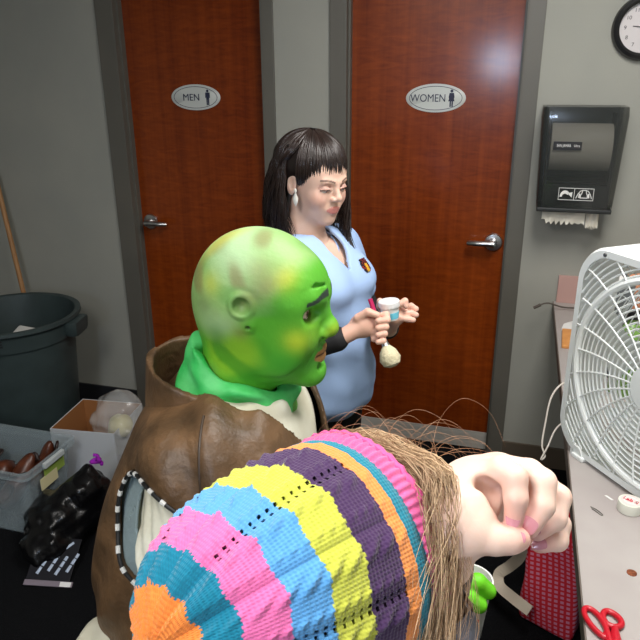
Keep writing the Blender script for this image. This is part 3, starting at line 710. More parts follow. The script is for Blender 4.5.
# crumpled clear bag with cream contents standing in / over the box
pb_ = empty('plastic_bag', (-.93, -.60, .01), 0, 'crumpled clear plastic bag with cream contents in the white cardboard box', 'bag')
def crum(P, s, a, sd): return a * noise3(P.reshape(-1, 3), s, sd).reshape(P.shape[:-1])
S = Sdf(); S.ell((0, 0, .17), (.07, .10, .17), .02); S.ell((.04, .0, .31), (.11, .11, .09), .04); S.ell((.09, -.04, .24), (.09, .08, .12), .04)
S2 = S; f = lambda P: S2(P) + crum(P, 42, .014, 3) + crum(P, 95, .006, 4)
M_film = mat('clear_film', rgb(225, 225, 222), .15, alpha=.26, spec=.9, coat=.5)
sculpt('film', f, (-.14, -.16, 0), (.24, .16, .45), .007, M_film, pb_, proj=0)
S3 = Sdf(); S3.ell((.03, 0, .2), (.04, .06, .09), .02); S3.ell((.07, -.03, .26), (.05, .05, .05), .03)
sculpt('contents', lambda P: S3(P) + crum(P, 90, .003, 5), (-.1, -.1, .08), (.16, .12, .35), .006, mat('cream_stuff', rgb(205, 198, 150), .8), pb_, proj=0)
# black trash bag -----------------------------------------------------------
kb = empty('black_trash_bag', (-.845, -1.05, 0), 0, 'glossy black plastic bag slumped on carpet beside the clear tote', 'bag')
S4 = Sdf(); S4.ell((-.02, -.04, .09), (.13, .14, .12), .03); S4.ell((.05, .06, .16), (.085, .10, .12), .05); S4.ell((.0, -.14, .05), (.09, .09, .07), .04); S4.raw(lambda P: -P[..., 2] + .002, .01, 'x')
f4 = lambda P: np.maximum(S4(P) + crum(P, 45, .010, 6) + crum(P, 100, .004, 7), -P[..., 2] + .002)
M_bb = mat('black_film', (.003, .003, .0035), .26, spec=.42, bump=.5, bscale=22)
sculpt('bag_body', f4, (-.2, -.3, -.01), (.22, .22, .4), .007, M_bb, kb, proj=0)
o = MB(); pts = [(.0 + .02 * math.cos(k), .012 * math.sin(1.7 * k), .004 * k) for k in range(10)]
o.tube(spline(pts, 40), .007, 8); o = o.build('purple_boa', mat('purple_fuzz', rgb(150, 20, 170), .8)); o.location = (-.78, -.93, .27); tag(o, 'scrap of bright purple trim on top of the black bag', 'trim')
# packet with a skeleton glove print
pk = empty('skeleton_glove_packet', (-.765, -1.30, .016), 0, 'black packet showing skeleton hand gloves in front of the black bag', 'packet', rot=(.50, .05, .25))
MB().b2((-.085, -.012, 0), (.075, .15, .004), .001).build('card_back', mat('packet_black', (.012, .012, .016), .3), pk)
MB().b2((-.087, -.03, -.001), (.09, -.010, .006), .001).build('header_card', mat('packet_header', rgb(120, 110, 120), .5), pk)
MB().b2((.045, -.029, .0055), (.085, -.012, .0068)).build('price_tag', M_wht, pk)
bo = MB()
for i in range(4):
    x0, y0 = -.055 + .034 * i, .012 + .012 * (i % 2); L_ = [.030, .024, .018]; y = y0
    for q, l in enumerate(L_):
        bo.tube([(x0 + y * .35, y, .005), (x0 + (y + l * .85) * .35, y + l * .85, .005)], [.0062, .0055], 8, flat=.4); y += l
bo.tube([(.0, .085, .005), (.05, .135, .005)], [.006, .005], 8, flat=.5)
bo.build('bone_print', mat('bone_white', rgb(176, 190, 210), .5), pk)
o = MB().prism([(-.03, -.02), (.03, -.015), (.028, .02), (-.02, .022)], 0, .004, 'z').build('paper_scrap', M_wht); o.location = (-1.145, -1.175, .001); tag(o, 'white paper scrap on the carpet in front of the tote', 'scrap')

# ================================================================== LIGHTS
M_diff = mat('diffuser', (1, .97, .92), .5, emit=3.0)
def troffer(x, y, power, label, sx=.55, sy=1.15, c=(1, .965, .93)):
    e = empty('ceiling_light', (x, y, ZC), 0, label, 'ceiling light', 'fluorescent ceiling lights')
    f = MB(); t = .03
    f.b2((-sx / 2 - t, -sy / 2 - t, -.03), (-sx / 2, sy / 2 + t, 0)).b2((sx / 2, -sy / 2 - t, -.03), (sx / 2 + t, sy / 2 + t, 0)).b2((-sx / 2, -sy / 2 - t, -.03), (sx / 2, -sy / 2, 0)).b2((-sx / 2, sy / 2, -.03), (sx / 2, sy / 2 + t, 0))
    f.build('light_frame', M_fan, e); MB().b2((-sx / 2, -sy / 2, -.018), (sx / 2, sy / 2, -.012)).build('diffuser', M_diff, e)
    l = bpy.data.lights.new('lamp', 'AREA'); l.shape = 'RECTANGLE'; l.size = sx; l.size_y = sy; l.energy = power; l.color = c
    o = bpy.data.objects.new('lamp', l); col.objects.link(o); o.parent = e; o.location = (0, 0, -.035)
troffer(1.0, -1.60, 42, 'fluorescent ceiling light over the countertop side of the room')
troffer(.05, -3.35, 39, 'fluorescent ceiling light at the far left of the room')
W_ = bpy.data.worlds.new('world'); bpy.context.scene.world = W_; W_.use_nodes = True; W_.node_tree.nodes['Background'].inputs[0].default_value = (.5, .55, .6, 1); W_.node_tree.nodes['Background'].inputs[1].default_value = .3
vs = bpy.context.scene.view_settings; vs.view_transform = 'Standard'; vs.look = 'None'; vs.exposure = 0; vs.gamma = 1; vs.use_curve_mapping = False
# ================================================================== PEOPLE
SK = mat('skin', (1, 1, 1), .5, attr=True, sss=.12, bump=.04, bscale=300)
def xf_of(pos, R): return (np.array(R, float), np.array(pos, float), np.zeros(3))
def rotm(yaw=0, pitch=0, roll=0):      # pitch > 0 nods down
    return np.array((Matrix.Rotation(yaw, 3, 'Z') @ Matrix.Rotation(pitch, 3, 'Y') @ Matrix.Rotation(roll, 3, 'X')))
def to_local(o, yaw):
    def f(W):
        d = np.asarray(W, float) - np.array([o[0], o[1], 0]); c, s = math.cos(yaw), math.sin(yaw)
        return np.array([d[0] * c + d[1] * s, -d[0] * s + d[1] * c, d[2]])
    return f
def finger(S, pts, r0, r1, k=.0035):
    n = len(pts); S.chain(pts, [r0 + (r1 - r0) * i / (n - 1) for i in range(n)], k=k, k0=.008)
def nail(parent, p, n, u, w, l, mt, name='fingernail'):
    """thin domed nail at p, normal n, long axis u"""
    n = Vector(n).normalized(); u = Vector(u); u = (u - n * u.dot(n)).normalized(); v = n.cross(u)
    vs = []; fs = []; A, B = 7, 7
    for side in (0, 1):
        for i in range(A):
            for j in range(B):
                a = (i / (A - 1) * 2 - 1); b = (j / (B - 1) * 2 - 1); q = math.sqrt(max(0, 1 - .35 * a * a * b * b)); a2, b2 = a * q, b * q * (1 - .12 * a)
                vs.append(Vector(p) + u * a2 * l / 2 + v * b2 * w / 2 - n * (b2 * b2 * w * .16 + a2 * a2 * l * .05) + n * (.0006 if side else -.0008))
    for i in range(A - 1):
        for j in range(B - 1):
            q = (i * B + j, i * B + j + 1, (i + 1) * B + j + 1, (i + 1) * B + j); fs += [q, tuple(x + A * B for x in q[::-1])]
    return MB().add(vs, fs).build(name, mt, parent, smooth=True)

# ------------------------------------------------------------------ the man in green make-up
my = .15; MH = np.array([.343, -1.885, 1.364])
man = empty('person', (MH[0], MH[1], 0), my, 'seated person with bald green painted head in a brown leather vest', 'person')
ml = to_local(MH, my)
HC = np.array([0, 0, 1.364]); HR = rotm(-.10, .02)
S = Sdf(); S.xf = xf_of(HC, HR)
S.ell((-.004, 0, .028), (.113, .090, .106), .01)
S.ell((-.03, 0, -.01), (.083, .082, .09), .03)
S.ell((.058, 0, .03), (.052, .070, .056), .03)
S.chain([(.070, -.060, .026), (.092, -.040, .032), (.100, -.012, .031)], [.010, .0125, .013], .014); S.chain([(.070, .060, .026), (.092, .040, .032), (.100, .012, .031)], [.010, .0125, .013], .014)
S.ell((.045, 0, -.045), (.060, .064, .080), .03)
S.ell((.030, 0, -.085), (.066, .062, .046), .03)
S.ell((.088, 0, -.114), (.024, .034, .022), .026)
for s in (-1, 1):
    S.ell((.074, s * .036, -.042), (.030, .027, .030), .018)
    S.ell((.045, s * .060, -.03), (.05, .014, .06), .02)
    S.ell((.101, s * .041, .007), (.020, .021, .0125), .012, '-')
S.cap((.097, 0, .016), (.114, 0, -.018), .011, .013, .012)
S.ell((.1165, 0, -.028), (.0175, .0200, .0165), .008)
for s in (-1, 1):
    S.ell((.107, s * .0175, -.036), (.013, .010, .011), .006)
    S.ell((.114, s * .009, -.050), (.006, .005, .005), .003, '-')
    S.ell((.0765, s * .038, .007), .0145, .001)
    S.chain([(.093, s * .021, .010), (.093, s * .031, .0185), (.087, s * .045, .0175), (.074, s * .057, .010)], [.003, .0036, .0036, .003], .003)
    S.chain([(.092, s * .022, .002), (.091, s * .033, -.0055), (.085, s * .047, -.0035), (.074, s * .057, .005)], [.003, .0032, .0032, .0025], .003)
    # folds: nose-to-mouth, forehead
    S.chain([(.111, s * .022, -.040), (.103, s * .036, -.060), (.092, s * .045, -.085)], [.0028, .0032, .0025], .006, '-')
    S.chain([(.110, s * .014, .050), (.102, s * .036, .054), (.084, s * .058, .048)], [.0022, .0026, .002], .005, '-')
    S.chain([(.114, s * .007, .024), (.110, s * .008, .042)], [.0022, .0016], .005, '-')
    S.tor((-.004, s * .0885, .028), (.12, s, .05), .0165, .0058, .006)
    S.ell((-.004, s * .094, .028), (.012, .012, .012), .006, '-')
    S.ell((.006, s * .084, -.002), (.007, .006, .012), .01)
    S.ell((.006, s * .091, -.008), (.0035, .006, .0035), .003, '-')
# lips
S.chain([(.090, -.027, -.073), (.1035, -.011, -.0665), (.1055, 0, -.068), (.1035, .011, -.0665), (.090, .027, -.073)], [.004, .0062, .006, .0062, .004], .006)
S.chain([(.090, -.025, -.076), (.1015, -.010, -.082), (.1025, 0, -.0825), (.1015, .010, -.082), (.090, .025, -.076)], [.0035, .007, .0072, .007, .0035], .006)
S.chain([(.092, -.030, -.074), (.110, -.011, -.0742), (.112, 0, -.0745), (.110, .011, -.0742), (.092, .030, -.074)], [.0014] * 5, .003, '-')
S.cap((.103, -.014, -.096), (.103, .014, -.096), .004, k=.01, mode='-')
S.xf = None
S.cap((-.030, 0, 1.31), (-.062, 0, 1.17), .066, .072, .03)
headman = S
def cman(P):
    Q = (P - HC) @ HR; x, y, z = Q.T; n = len(P)
    C = np.tile(np.array(rgb(82, 162, 42)), (n, 1))
    n1 = noise3(Q, 38, 1); n2 = noise3(Q, 70, 2); n3 = noise3(Q, 30, 3)
    C = mix(C, rgb(148, 190, 40), ss(.2, 1., n1) * .6); C = mix(C, rgb(66, 142, 34), ss(.2, 1, n2) * .75)
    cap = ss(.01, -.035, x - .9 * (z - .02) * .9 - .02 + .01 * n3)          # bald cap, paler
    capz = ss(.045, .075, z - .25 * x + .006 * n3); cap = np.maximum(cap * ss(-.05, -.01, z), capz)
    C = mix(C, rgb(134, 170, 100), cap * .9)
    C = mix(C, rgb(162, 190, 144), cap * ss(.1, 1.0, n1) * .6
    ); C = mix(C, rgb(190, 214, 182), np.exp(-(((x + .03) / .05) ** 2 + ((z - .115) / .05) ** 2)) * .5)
    band = ss(.0, .04, z) * ss(.11, .06, z) * ss(.12, .02, np.abs(x - .0))
    C = mix(C, rgb(118, 104, 62), cap * ss(.35, 1.2, n2) * .65); C = mix(C, rgb(186, 186, 66), cap * ss(.4, 1.2, n3) * .7)
    C = mix(C, rgb(96, 150, 72), ss(.6, 1.3, noise3(Q, 50, 9)) * .6)
    for (px, pz, r, c, w) in ((.035, .060, .020, (124, 112, 66), .55), (.012, .045, .016, (112, 104, 66), .45), (.062, .072, .018, (196, 186, 60), .5), (.02, .085, .02, (128, 120, 70), .4), (-.06, .055, .018, (190, 190, 70), .5), (-.075, .02, .02, (96, 104, 66), .5), (-.05, -.03, .022, (64, 120, 52), .6), (-.008, -.018, .014, (120, 128, 72), .6)):
        C = mix(C, rgb(*c), np.exp(-(((x - px) ** 2 + (z - pz) ** 2) / r ** 2)) * (np.abs(y) > .02) * w)
    C = mix(C, rgb(186, 196, 44), np.exp(-(((x - .08) / .02) ** 2 + ((z + .03) / .02) ** 2)) * .7)
    C = mix(C, rgb(176, 190, 40), np.exp(-(((x - .128) / .012) ** 2 + ((z + .028) / .014) ** 2)) * .5)
    C = mix(C, rgb(46, 150, 44), np.exp(-(((x - .060) / .03) ** 2 + ((z + .075) / .03) ** 2)) * .55)
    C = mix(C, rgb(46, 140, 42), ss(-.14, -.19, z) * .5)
    ay = np.abs(y)
    # eyebrows: thick dark arcs
    t = (ay - .010) / .052; zb = .036 - .010 * t + .003 * np.sin(np.clip(t, 0, 1) * 3.1); th = .0066 * (1 - .5 * np.clip(t, 0, 1))
    C = mix(C, rgb(40, 54, 46), ss(1.25, .8, np.abs(z - zb - .002) / th) * (t > 0) * (t < 1) * (x > .05))
    for s in (-1, 1):
        E = np.array([.0765, s * .038, .007]); d = np.linalg.norm(Q - E, axis=1); on = (d < .0149) & (x > .07)
        lid = (d < .020) & (x > .065)
        C = mix(C, rgb(80, 52, 40), lid * .55)
        C[on] = rgb(222, 200, 190)
        g = Q - E; g = g / (np.linalg.norm(g, axis=1, keepdims=True) + 1e-9); dirn = np.array([.96, s * .10 - .0, -.06]); dirn /= np.linalg.norm(dirn); a = np.arccos(np.clip(g @ dirn, -1, 1))
        C[on & (a < .40)] = rgb(96, 44, 34); C[on & (a < .17)] = rgb(10, 8, 8)
    lip = (x > .088) & (ay < .028) & (np.abs(z + .0745) < .0145 * np.clip(1 - (ay / .034) ** 2, 0, 1))
    C = mix(C, rgb(170, 96, 66), lip * .8)
    C = mix(C, rgb(70, 30, 24), ((x > .09) & (ay < .027) & (np.abs(z + .0745) < .0016)) * .8)
    C = mix(C, rgb(52, 40, 34), np.exp(-(((x - .006) ** 2 + (z + .008) ** 2) / .0035 ** 2)) * (ay > .07) * .9)
    C = mix(C, rgb(120, 126, 78), np.exp(-(((x + .004) ** 2 + (z - .028) ** 2) / .011 ** 2)) * (ay > .07) * .6)
    return C
# torso and limbs under the costume
def torso(S, g=0):
    S.ell((-.088, 0, .97), (.182 + g, .205 + g, .20 + g), .05)
    S.ell((-.055, 0, 1.12), (.13 + g, .215 + g, .10 + g), .06)
    S.cap((-.06, -.155, 1.145), (-.06, .155, 1.145), .062 + g, k=.05)
    S.ell((-.108, 0, .80), (.212 + g, .220 + g, .21 + g), .08)
    S.ell((-.02, 0, .66), (.17 + g, .19 + g, .10 + g), .08)
wr = ml(at(447, 612, 1.22)); hp0 = ml(at(452, 604, 1.22))
bodyS = Sdf(); torso(bodyS)
bodyS.cap((-.062, 0, 1.17), (-.065, 0, 1.05), .068, .08, .04)
for s in (-1, 1):
    bodyS.chain([(-.08, s * .165, 1.10), (-.01, s * .245, .90)], [.05, .042], .02)
bodyS.chain([(-.01, -.245, .90), tuple(wr)], [.042, .030], .02); bodyS.chain([(-.01, .245, .90), (.22, .20, .74)], [.042, .030], .02)
for s in (-1, 1):
    bodyS.chain([(-.02, s * .10, .63), (.34, s * .13, .60), (.36, s * .14, .12)], [.085, .062, .042], .03)
    bodyS.cap((.36, s * .14, .06), (.46, s * .16, .04), .045, .04, .03)
V1, Q1 = snet(bodyS, (-.36, -.40, -.01), (.56, .40, 1.22), .010)
V2, Q2 = snet(headman, (-.16, -.13, 1.16), (.17, .13, 1.52), .0021)
# the green hand round the cup (right hand) and the far hand resting on the thigh
hs = Sdf(); fg = [((449, 588, 1.235), (466, 581, 1.215), (480, 581, 1.212), (490, 590, 1.22)), ((444, 596, 1.225), (457, 592, 1.205), (471, 597, 1.203), (481, 604, 1.21)), ((441, 606, 1.22), (450, 607, 1.20), (460, 612, 1.198), (467, 618, 1.205)), ((438, 618, 1.22), (446, 621, 1.20), (453, 626, 1.20), (459, 631, 1.205))]
pts = [[ml(at(p[0] - 2, p[1] + 1, p[2])) for p in f_] for f_ in fg]
hs.chain([tuple(wr), tuple((pts[1][0] + wr) / 2 + np.array([0, 0, .003])), tuple(pts[1][0])], [.028, .033, .03], .02)
hs.cap(pts[0][0], pts[3][0], .018, .016, .02)
for p in pts: finger(hs, [tuple(q) for q in p], .0162, .0152)
hs.chain([tuple(wr + np.array([.01, .02, .0])), tuple(ml(at(452, 590, 1.27))), tuple(ml(at(466, 585, 1.31)))], [.018, .016, .0135], .01)
lw = np.array([.22, .20, .74]); hs.ell(lw + np.array([.05, -.02, -.02]), (.055, .042, .022), .02)
for j in range(4): finger(hs, [tuple(lw + np.array([.09, -.05 + .02 * j, -.02])), tuple(lw + np.array([.12, -.055 + .021 * j, -.035])), tuple(lw + np.array([.14, -.056 + .021 * j, -.06]))], .012, .011)
finger(hs, [tuple(lw + np.array([.02, -.055, -.02])), tuple(lw + np.array([.05, -.085, -.03])), tuple(lw + np.array([.08, -.09, -.04]))], .013, .012)
V3, Q3 = snet(hs, (.0, -.35, .60), (.60, .30, .95), .004)
gr = lambda V: np.tile(np.array(rgb(108, 206, 36)), (len(V), 1))
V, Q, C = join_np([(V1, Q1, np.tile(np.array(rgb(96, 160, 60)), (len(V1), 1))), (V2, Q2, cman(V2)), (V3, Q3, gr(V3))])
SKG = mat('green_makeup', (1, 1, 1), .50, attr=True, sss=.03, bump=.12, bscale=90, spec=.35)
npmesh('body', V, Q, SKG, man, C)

# shirt: cream, puffy sleeves
M_shirt = mat('cream_shirt', rgb(206, 205, 188), .85, c2=rgb(190, 186, 164), scale=(9, 9, 9), bump=.25, bscale=22)
sh = Sdf(); torso(sh, .006)
ELB = np.array([-.03, -.272, .91])
for s in (-1, 1):
    sh.chain([(-.085, s * .165, 1.09), (-.09, s * .205, 1.01), (-.01, s * .245, .90)], [.066, .072, .066], .03)
sh.chain([(-.01, -.245, .90), (.14, -.19, .84), tuple(wr + np.array([-.03, -.01, .0]))], [.066, .058, .042], .03)
sh.chain([(-.01, .245, .90), (.20, .205, .75)], [.066, .045], .03)
sh.ell((-.282, -.19, .755), (.045, .06, .055), .02); sh.tor((-.03, 0, 1.185), (-.25, 0, 1), .085, .016, .02)
sh.cap((-.062, 0, 1.40), (-.045, 0, 1.14), .075, .078, .008, '-')
sh.cap((.06, 0, 1.33), (.05, 0, 1.22), .07, .05, .02, '-')
def fold(P):
    return .0035 * np.sin(P[..., 2] * 95 + 14 * np.sin(P[..., 0] * 20 + 3) + P[..., 1] * 40) * ss(.17, .24, np.abs(P[..., 1])) + .003 * np.sin(P[..., 0] * 130 + P[..., 2] * 30)
sculpt('shirt', lambda P: sh(P) + fold(P), (-.38, -.40, .55), (.5, .40, 1.26), .0055, M_shirt, man, proj=0)

# neck drape of the green hood
M_drape = mat('green_cloth', rgb(48, 176, 82), .6, c2=rgb(96, 200, 118), scale=(14, 14, 14), mixc=(.45, .75), bump=.15, bscale=60)
dr = Sdf(); dr.cap((-.058, 0, 1.285), (-.062, 0, 1.21), .074, .096, .01); dr.ell((-.055, 0, 1.19), (.115, .125, .034), .03); dr.tor((-.045, 0, 1.235), (-.30, 0, 1), .084, .014, .02)
dr.cap((-.03, 0, 1.36), (-.062, 0, 1.10), .070, .074, .006, '-')
dr.raw(lambda P: (P[..., 2] - 1.262 + .55 * (P[..., 0] + .05)), .008, 'x'); dr.raw(lambda P: -(P[..., 2] - 1.165 - .10 * (P[..., 0] + .05) + .006 * np.sin(np.arctan2(P[..., 1], P[..., 0] + .05) * 9)), .006, 'x')
def dfold(P):
    a = np.arctan2(P[..., 1], P[..., 0] + .055)
    return .0035 * np.sin(a * 7 + P[..., 2] * 60) + .002 * np.sin(P[..., 2] * 160 + a * 4)
sculpt('neck_drape', lambda P: dr(P) + dfold(P), (-.22, -.16, 1.12), (.12, .16, 1.34), .0035, M_drape, man, proj=0)

# leather vest
M_lth = mat('brown_leather', rgb(58, 42, 24), .52, c2=rgb(108, 80, 52), scale=(13, 13, 18), detail=10, bump=.7, bscale=26, mixc=(.3, .72), spec=.45)
vo = Sdf(); torso(vo, .030); vi = Sdf(); torso(vi, .018)
AH = (-.130, 1.035)
def armh(P, g=0):
    x = P[..., 0] - AH[0]; z = P[..., 2] - AH[1]; c, s = math.cos(.15), math.sin(.15); u = x * c + z * s; v = -x * s + z * c
    return np.maximum((np.sqrt((u / .096) ** 2 + (v / .108) ** 2) - 1) * .09 - g, .10 - np.abs(P[..., 1]))
def vwave(P): return .004 * np.sin(P[..., 2] * 38 + 9 * np.sin(P[..., 0] * 11)) + .003 * np.sin(P[..., 0] * 60 + P[..., 1] * 30)
def neckcut(P):   # wide scooped neckline, deeper at the front
    x = P[..., 0] + .02; y = P[..., 1]
    return (np.sqrt((x / .135) ** 2 + (y / .125) ** 2) - 1) * .12 
def vest(P):
    d = np.maximum(vo(P) + vwave(P), -(vi(P) + vwave(P)))
    d = np.maximum(d, -armh(P))
    d = np.maximum(d, -np.maximum(neckcut(P), 1.08 - P[..., 2]))
    d = np.maximum(d, -np.maximum(np.abs(P[..., 1]) - .012 - .05 * ss(.9, .6, P[..., 2]), .02 - P[..., 0]))   # open front
    return np.maximum(d, .63 + .02 * np.sin(P[..., 0] * 20) - P[..., 2])
vs_ = sculpt('vest', vest, (-.40, -.34, .60), (.28, .34, 1.30), .0052, M_lth, man, proj=0)
M_lin = mat('lining_blue_grey', rgb(120, 136, 138), .8, bump=.3, bscale=40)
# blue grey lining showing inside the armholes
def lin(P):
    d = np.maximum(vi(P) + vwave(P) - .001, -(vi(P) + vwave(P) + .007))
    x = P[..., 0] - AH[0] - .026; z = P[..., 2] - AH[1] - .012
    rr = (np.sqrt((x / .078) ** 2 + (z / .094) ** 2) - 1) * .08
    d = np.maximum(d, -np.maximum(rr, .10 - np.abs(P[..., 1])))
    d = np.maximum(d, np.maximum(np.abs(P[..., 0] - AH[0]) - .11, np.abs(P[..., 2] - AH[1]) - .13)); return np.maximum(d, .12 - np.abs(P[..., 1]))
for s in (-1, 1): sculpt('armhole_lining', lambda P: np.maximum(lin(P), .05 - s * P[..., 1]), (-.28, -.30 if s < 0 else .05, .86), (.04, -.05 if s < 0 else .30, 1.22), .004, M_lin, man, proj=0)
# stand collar behind the neck
co = Sdf(); co.cap((-.075, 0, 1.10), (-.095, 0, 1.34), .145, .100, .01); 
def collar(P):
    d = np.abs(co(P)) - .0055
    return np.maximum(np.maximum(d, P[..., 2] - 1.235 - .25 * np.maximum(-P[..., 0] - .05, 0)), np.maximum(P[..., 0] + .06, 1.15 - P[..., 2]))
sculpt('vest_collar', lambda P: collar(P) + .002 * np.sin(P[..., 1] * 60), (-.26, -.18, 1.12), (-.02, .18, 1.31), .004, M_lth, man, proj=0)
# stitched black and white edging of the armholes, shoulder seam
M_w2 = mat('stitch_white', rgb(205, 205, 200), .7); M_k2 = mat('cord_black', (.01, .01, .01), .5)
def surf_y(x, z, s, g=.034):
    f_ = lambda y: float((vo(np.array([[x, y, z]])) + vwave(np.array([[x, y, z]])))[0]); a, b = .05, .32
    if f_(s * a) > 0: return s * .12
    for _ in range(22):
        m_ = (a + b) / 2
        if f_(s * m_) < 0: a = m_
        else: b = m_
    return s * (a + .001)
for s in (-1, 1):
    P = []
    for k in range(72):
        t = 2 * PI * k / 72; u, v = .096 * math.cos(t), .108 * math.sin(t); c, s2 = math.cos(.15), math.sin(.15); x = AH[0] + u * c - v * s2; z = AH[1] + u * s2 + v * c
        P.append((x, surf_y(x, z, s), z))
    MB().tube(P, .0035, 8, closed=True).build('armhole_edging', M_k2, man, smooth=True)
    st = MB()
    for k in range(0, 72, 3):
        st.tube([P[k], P[(k + 1) % 72]], .0042, 8)
    st.build('stitching', M_w2, man)
P = []
for an in np.linspace(-.15, .80, 16):
    a_, b2_ = .02, .34; xx = -.035 - .03 * max(0, an) / 1.2
    for _ in range(20):
        m_ = (a_ + b2_) / 2; q_ = np.array([[xx, -m_ * math.cos(an), 1.06 + m_ * math.sin(an)]])
        if float((vo(q_) + vwave(q_))[0]) < 0: a_ = m_
        else: b2_ = m_
    P.append((xx, -a_ * math.cos(an), 1.06 + a_ * math.sin(an)))
MB().tube(P, .0022, 6).build('seam', mat('leather_dark', rgb(50, 36, 22), .5), man, smooth=True)
ln = MB()
for k in range(7):
    a = np.array([.112 + .004 * k, -.03 + .010 * (k % 3), 1.135 - .010 * k]); ln.tube(spline([a, a + np.array([.02, .012, .018]), a + np.array([.03, .03, -.004]), a + np.array([.02, .04, -.02])], 12), .0022, 6)
ln.build('lacing', mat('lace_rust', rgb(120, 58, 30), .7), man, smooth=True)
# trousers, shoes
tr = Sdf(); tr.ell((-.04, 0, .64), (.17, .185, .09), .04)
for s in (-1, 1): tr.chain([(-.02, s * .10, .63), (.34, s * .13, .60), (.36, s * .14, .13)], [.098, .076, .056], .04)
sculpt('trousers', tr, (-.30, -.30, .04), (.50, .30, .78), .009, mat('dark_trousers', rgb(36, 32, 30), .8, bump=.3, bscale=30), man)
for s in (-1, 1):
    b_ = Sdf(); b_.cap((.35, s * .14, .055), (.49, s * .165, .04), .058, .045, .03); b_.cap((.36, s * .14, .05), (.36, s * .14, .16), .056, .06, .02); b_.raw(lambda P: .004 - P[..., 2], .004, 'x')
    sculpt('boot', b_, (.24, s * .15 - .12, -.01), (.58, s * .15 + .12, .26), .008, mat('boot_brown', rgb(52, 36, 24), .5), man)
# stool
stl = empty('stool', (MH[0] - .02, MH[1], 0), my, 'round black stool the green painted person sits on', 'stool')
MB().lathe([(.001, .50), (.17, .50), (.18, .51), (.18, .535), (.165, .548), (.001, .552)], (-.04, 0, 0), 48).build('seat', M_blk, stl, smooth=True)
for k in range(4):
    a = PI / 4 + k * PI / 2; MB().tube([(-.04 + .11 * math.cos(a), .11 * math.sin(a), .50), (-.04 + .17 * math.cos(a), .17 * math.sin(a), .012)], .011, 10).build('leg', M_chrome, stl, smooth=True)
# cup held by the green hand
cw = at(468, 602, 1.295); cup = empty('paper_cup', cw - np.array([0, 0, .075]), 0, 'white paper cup with red print held in the green hand', 'cup')
MB().lathe([(.001, 0), (.030, 0), (.042, .125), (.0445, .127), (.0445, .131), (.041, .131), (.029, .004), (.001, .004)], n=48).build('cup_wall', mat('cup_white', rgb(222, 222, 218), .5), cup, smooth=True)
rp = MB()
for q in range(3): 
    P = [(.0365 * math.cos(a) * 1.0, .0365 * math.sin(a), .03 + .012 * q + .01 * math.sin(a * 4)) for a in np.linspace(-2.6, -.9, 16)]
    rp.tube([(x * (.92 + .0 + .1 * 0 + (z) * 2.2 * .12 + .0), y * (.92 + z * .26), z) for x, y, z in P], .005, 6, flat=1)
rp.build('red_print', M_red, cup, smooth=True)
MB().lathe([(.001, .108), (.038, .108), (.0395, .114), (.001, .116)], n=36).build('crushed_ice', mat('ice_grey', rgb(120, 116, 122), .4, c2=rgb(190, 188, 190), scale=(260, 260, 260), bump=.8, bscale=120), cup)

# ------------------------------------------------------------------ woman behind
wy = -.3202; WH = np.array([.19, -1.094, 1.457]); wl_ = to_local(WH, wy)
wm = empty('person', (WH[0], WH[1], 0), wy, 'standing woman with long dark hair in a light blue polo shirt', 'person')
def face(S, HC, HR, sc=1.0):
    S.xf = xf_of(HC, HR / sc * 1.0) if sc == 1 else (HR / sc, np.array(HC), np.zeros(3))
    S.ell((-.012, 0, .035), (.092, .074, .080), .01)
    S.ell((.045, 0, .030), (.040, .060, .055), .03)
    S.ell((.032, 0, -.030), (.054, .056, .068), .03)
    S.ell((.036, 0, -.072), (.044, .040, .030), .025)
    S.ell((.067, 0, -.090), (.018, .019, .015), .02)
    for s in (-1, 1):
        S.ell((.060, s * .036, -.030), (.024, .021, .026), .016)
        S.cap((.080, s * .034, .019), (.087, s * .010, .016), .007, .007, .012)
        S.ell((.097, s * .031, .003), (.016, .017, .0095), .010, '-')
    S.cap((.087, 0, .010), (.101, 0, -.021), .0060, .0078, .009); S.ell((.1015, 0, -.0235), (.0088, .0088, .0080), .006)
    S.ell((.066, 0, -.055), (.022, .034, .022), .014)
    for s in (-1, 1):
        S.ell((.094, s * .0110, -.027), (.0085, .0056, .0062), .005)
        S.ell((.098, s * .006, -.0330), (.004, .0033, .003), .002, '-')
        S.ell((.0755, s * .031, .001), .0125, .001)
        S.chain([(.0885, s * .017, -.001), (.0890, s * .026, .001), (.0860, s * .036, .0005), (.079, s * .045, -.002)], [.0022, .0030, .0030, .0022], .003)
        S.ell((-.002, s * .0745, -.004), (.017, .006, .028), .008); S.ell((.002, s * .079, .0), (.009, .004, .016), .004, '-')
    S.chain([(.083, -.022, -.0570), (.0905, -.007, -.0530), (.0914, 0, -.0540), (.0905, .007, -.0530), (.083, .022, -.0570)], [.0018, .0032, .0030, .0032, .0018], .005)
    S.chain([(.083, -.020, -.0585), (.0890, -.007, -.0620), (.0896, 0, -.0625), (.0890, .007, -.0620), (.083, .020, -.0585)], [.0018, .0040, .0044, .0040, .0018], .005)
    S.chain([(.086, -.024, -.0570), (.099, -.008, -.0574), (.100, 0, -.0578), (.099, .008, -.0574), (.086, .024, -.0570)], [.001] * 5, .002, '-')
    S.xf = None
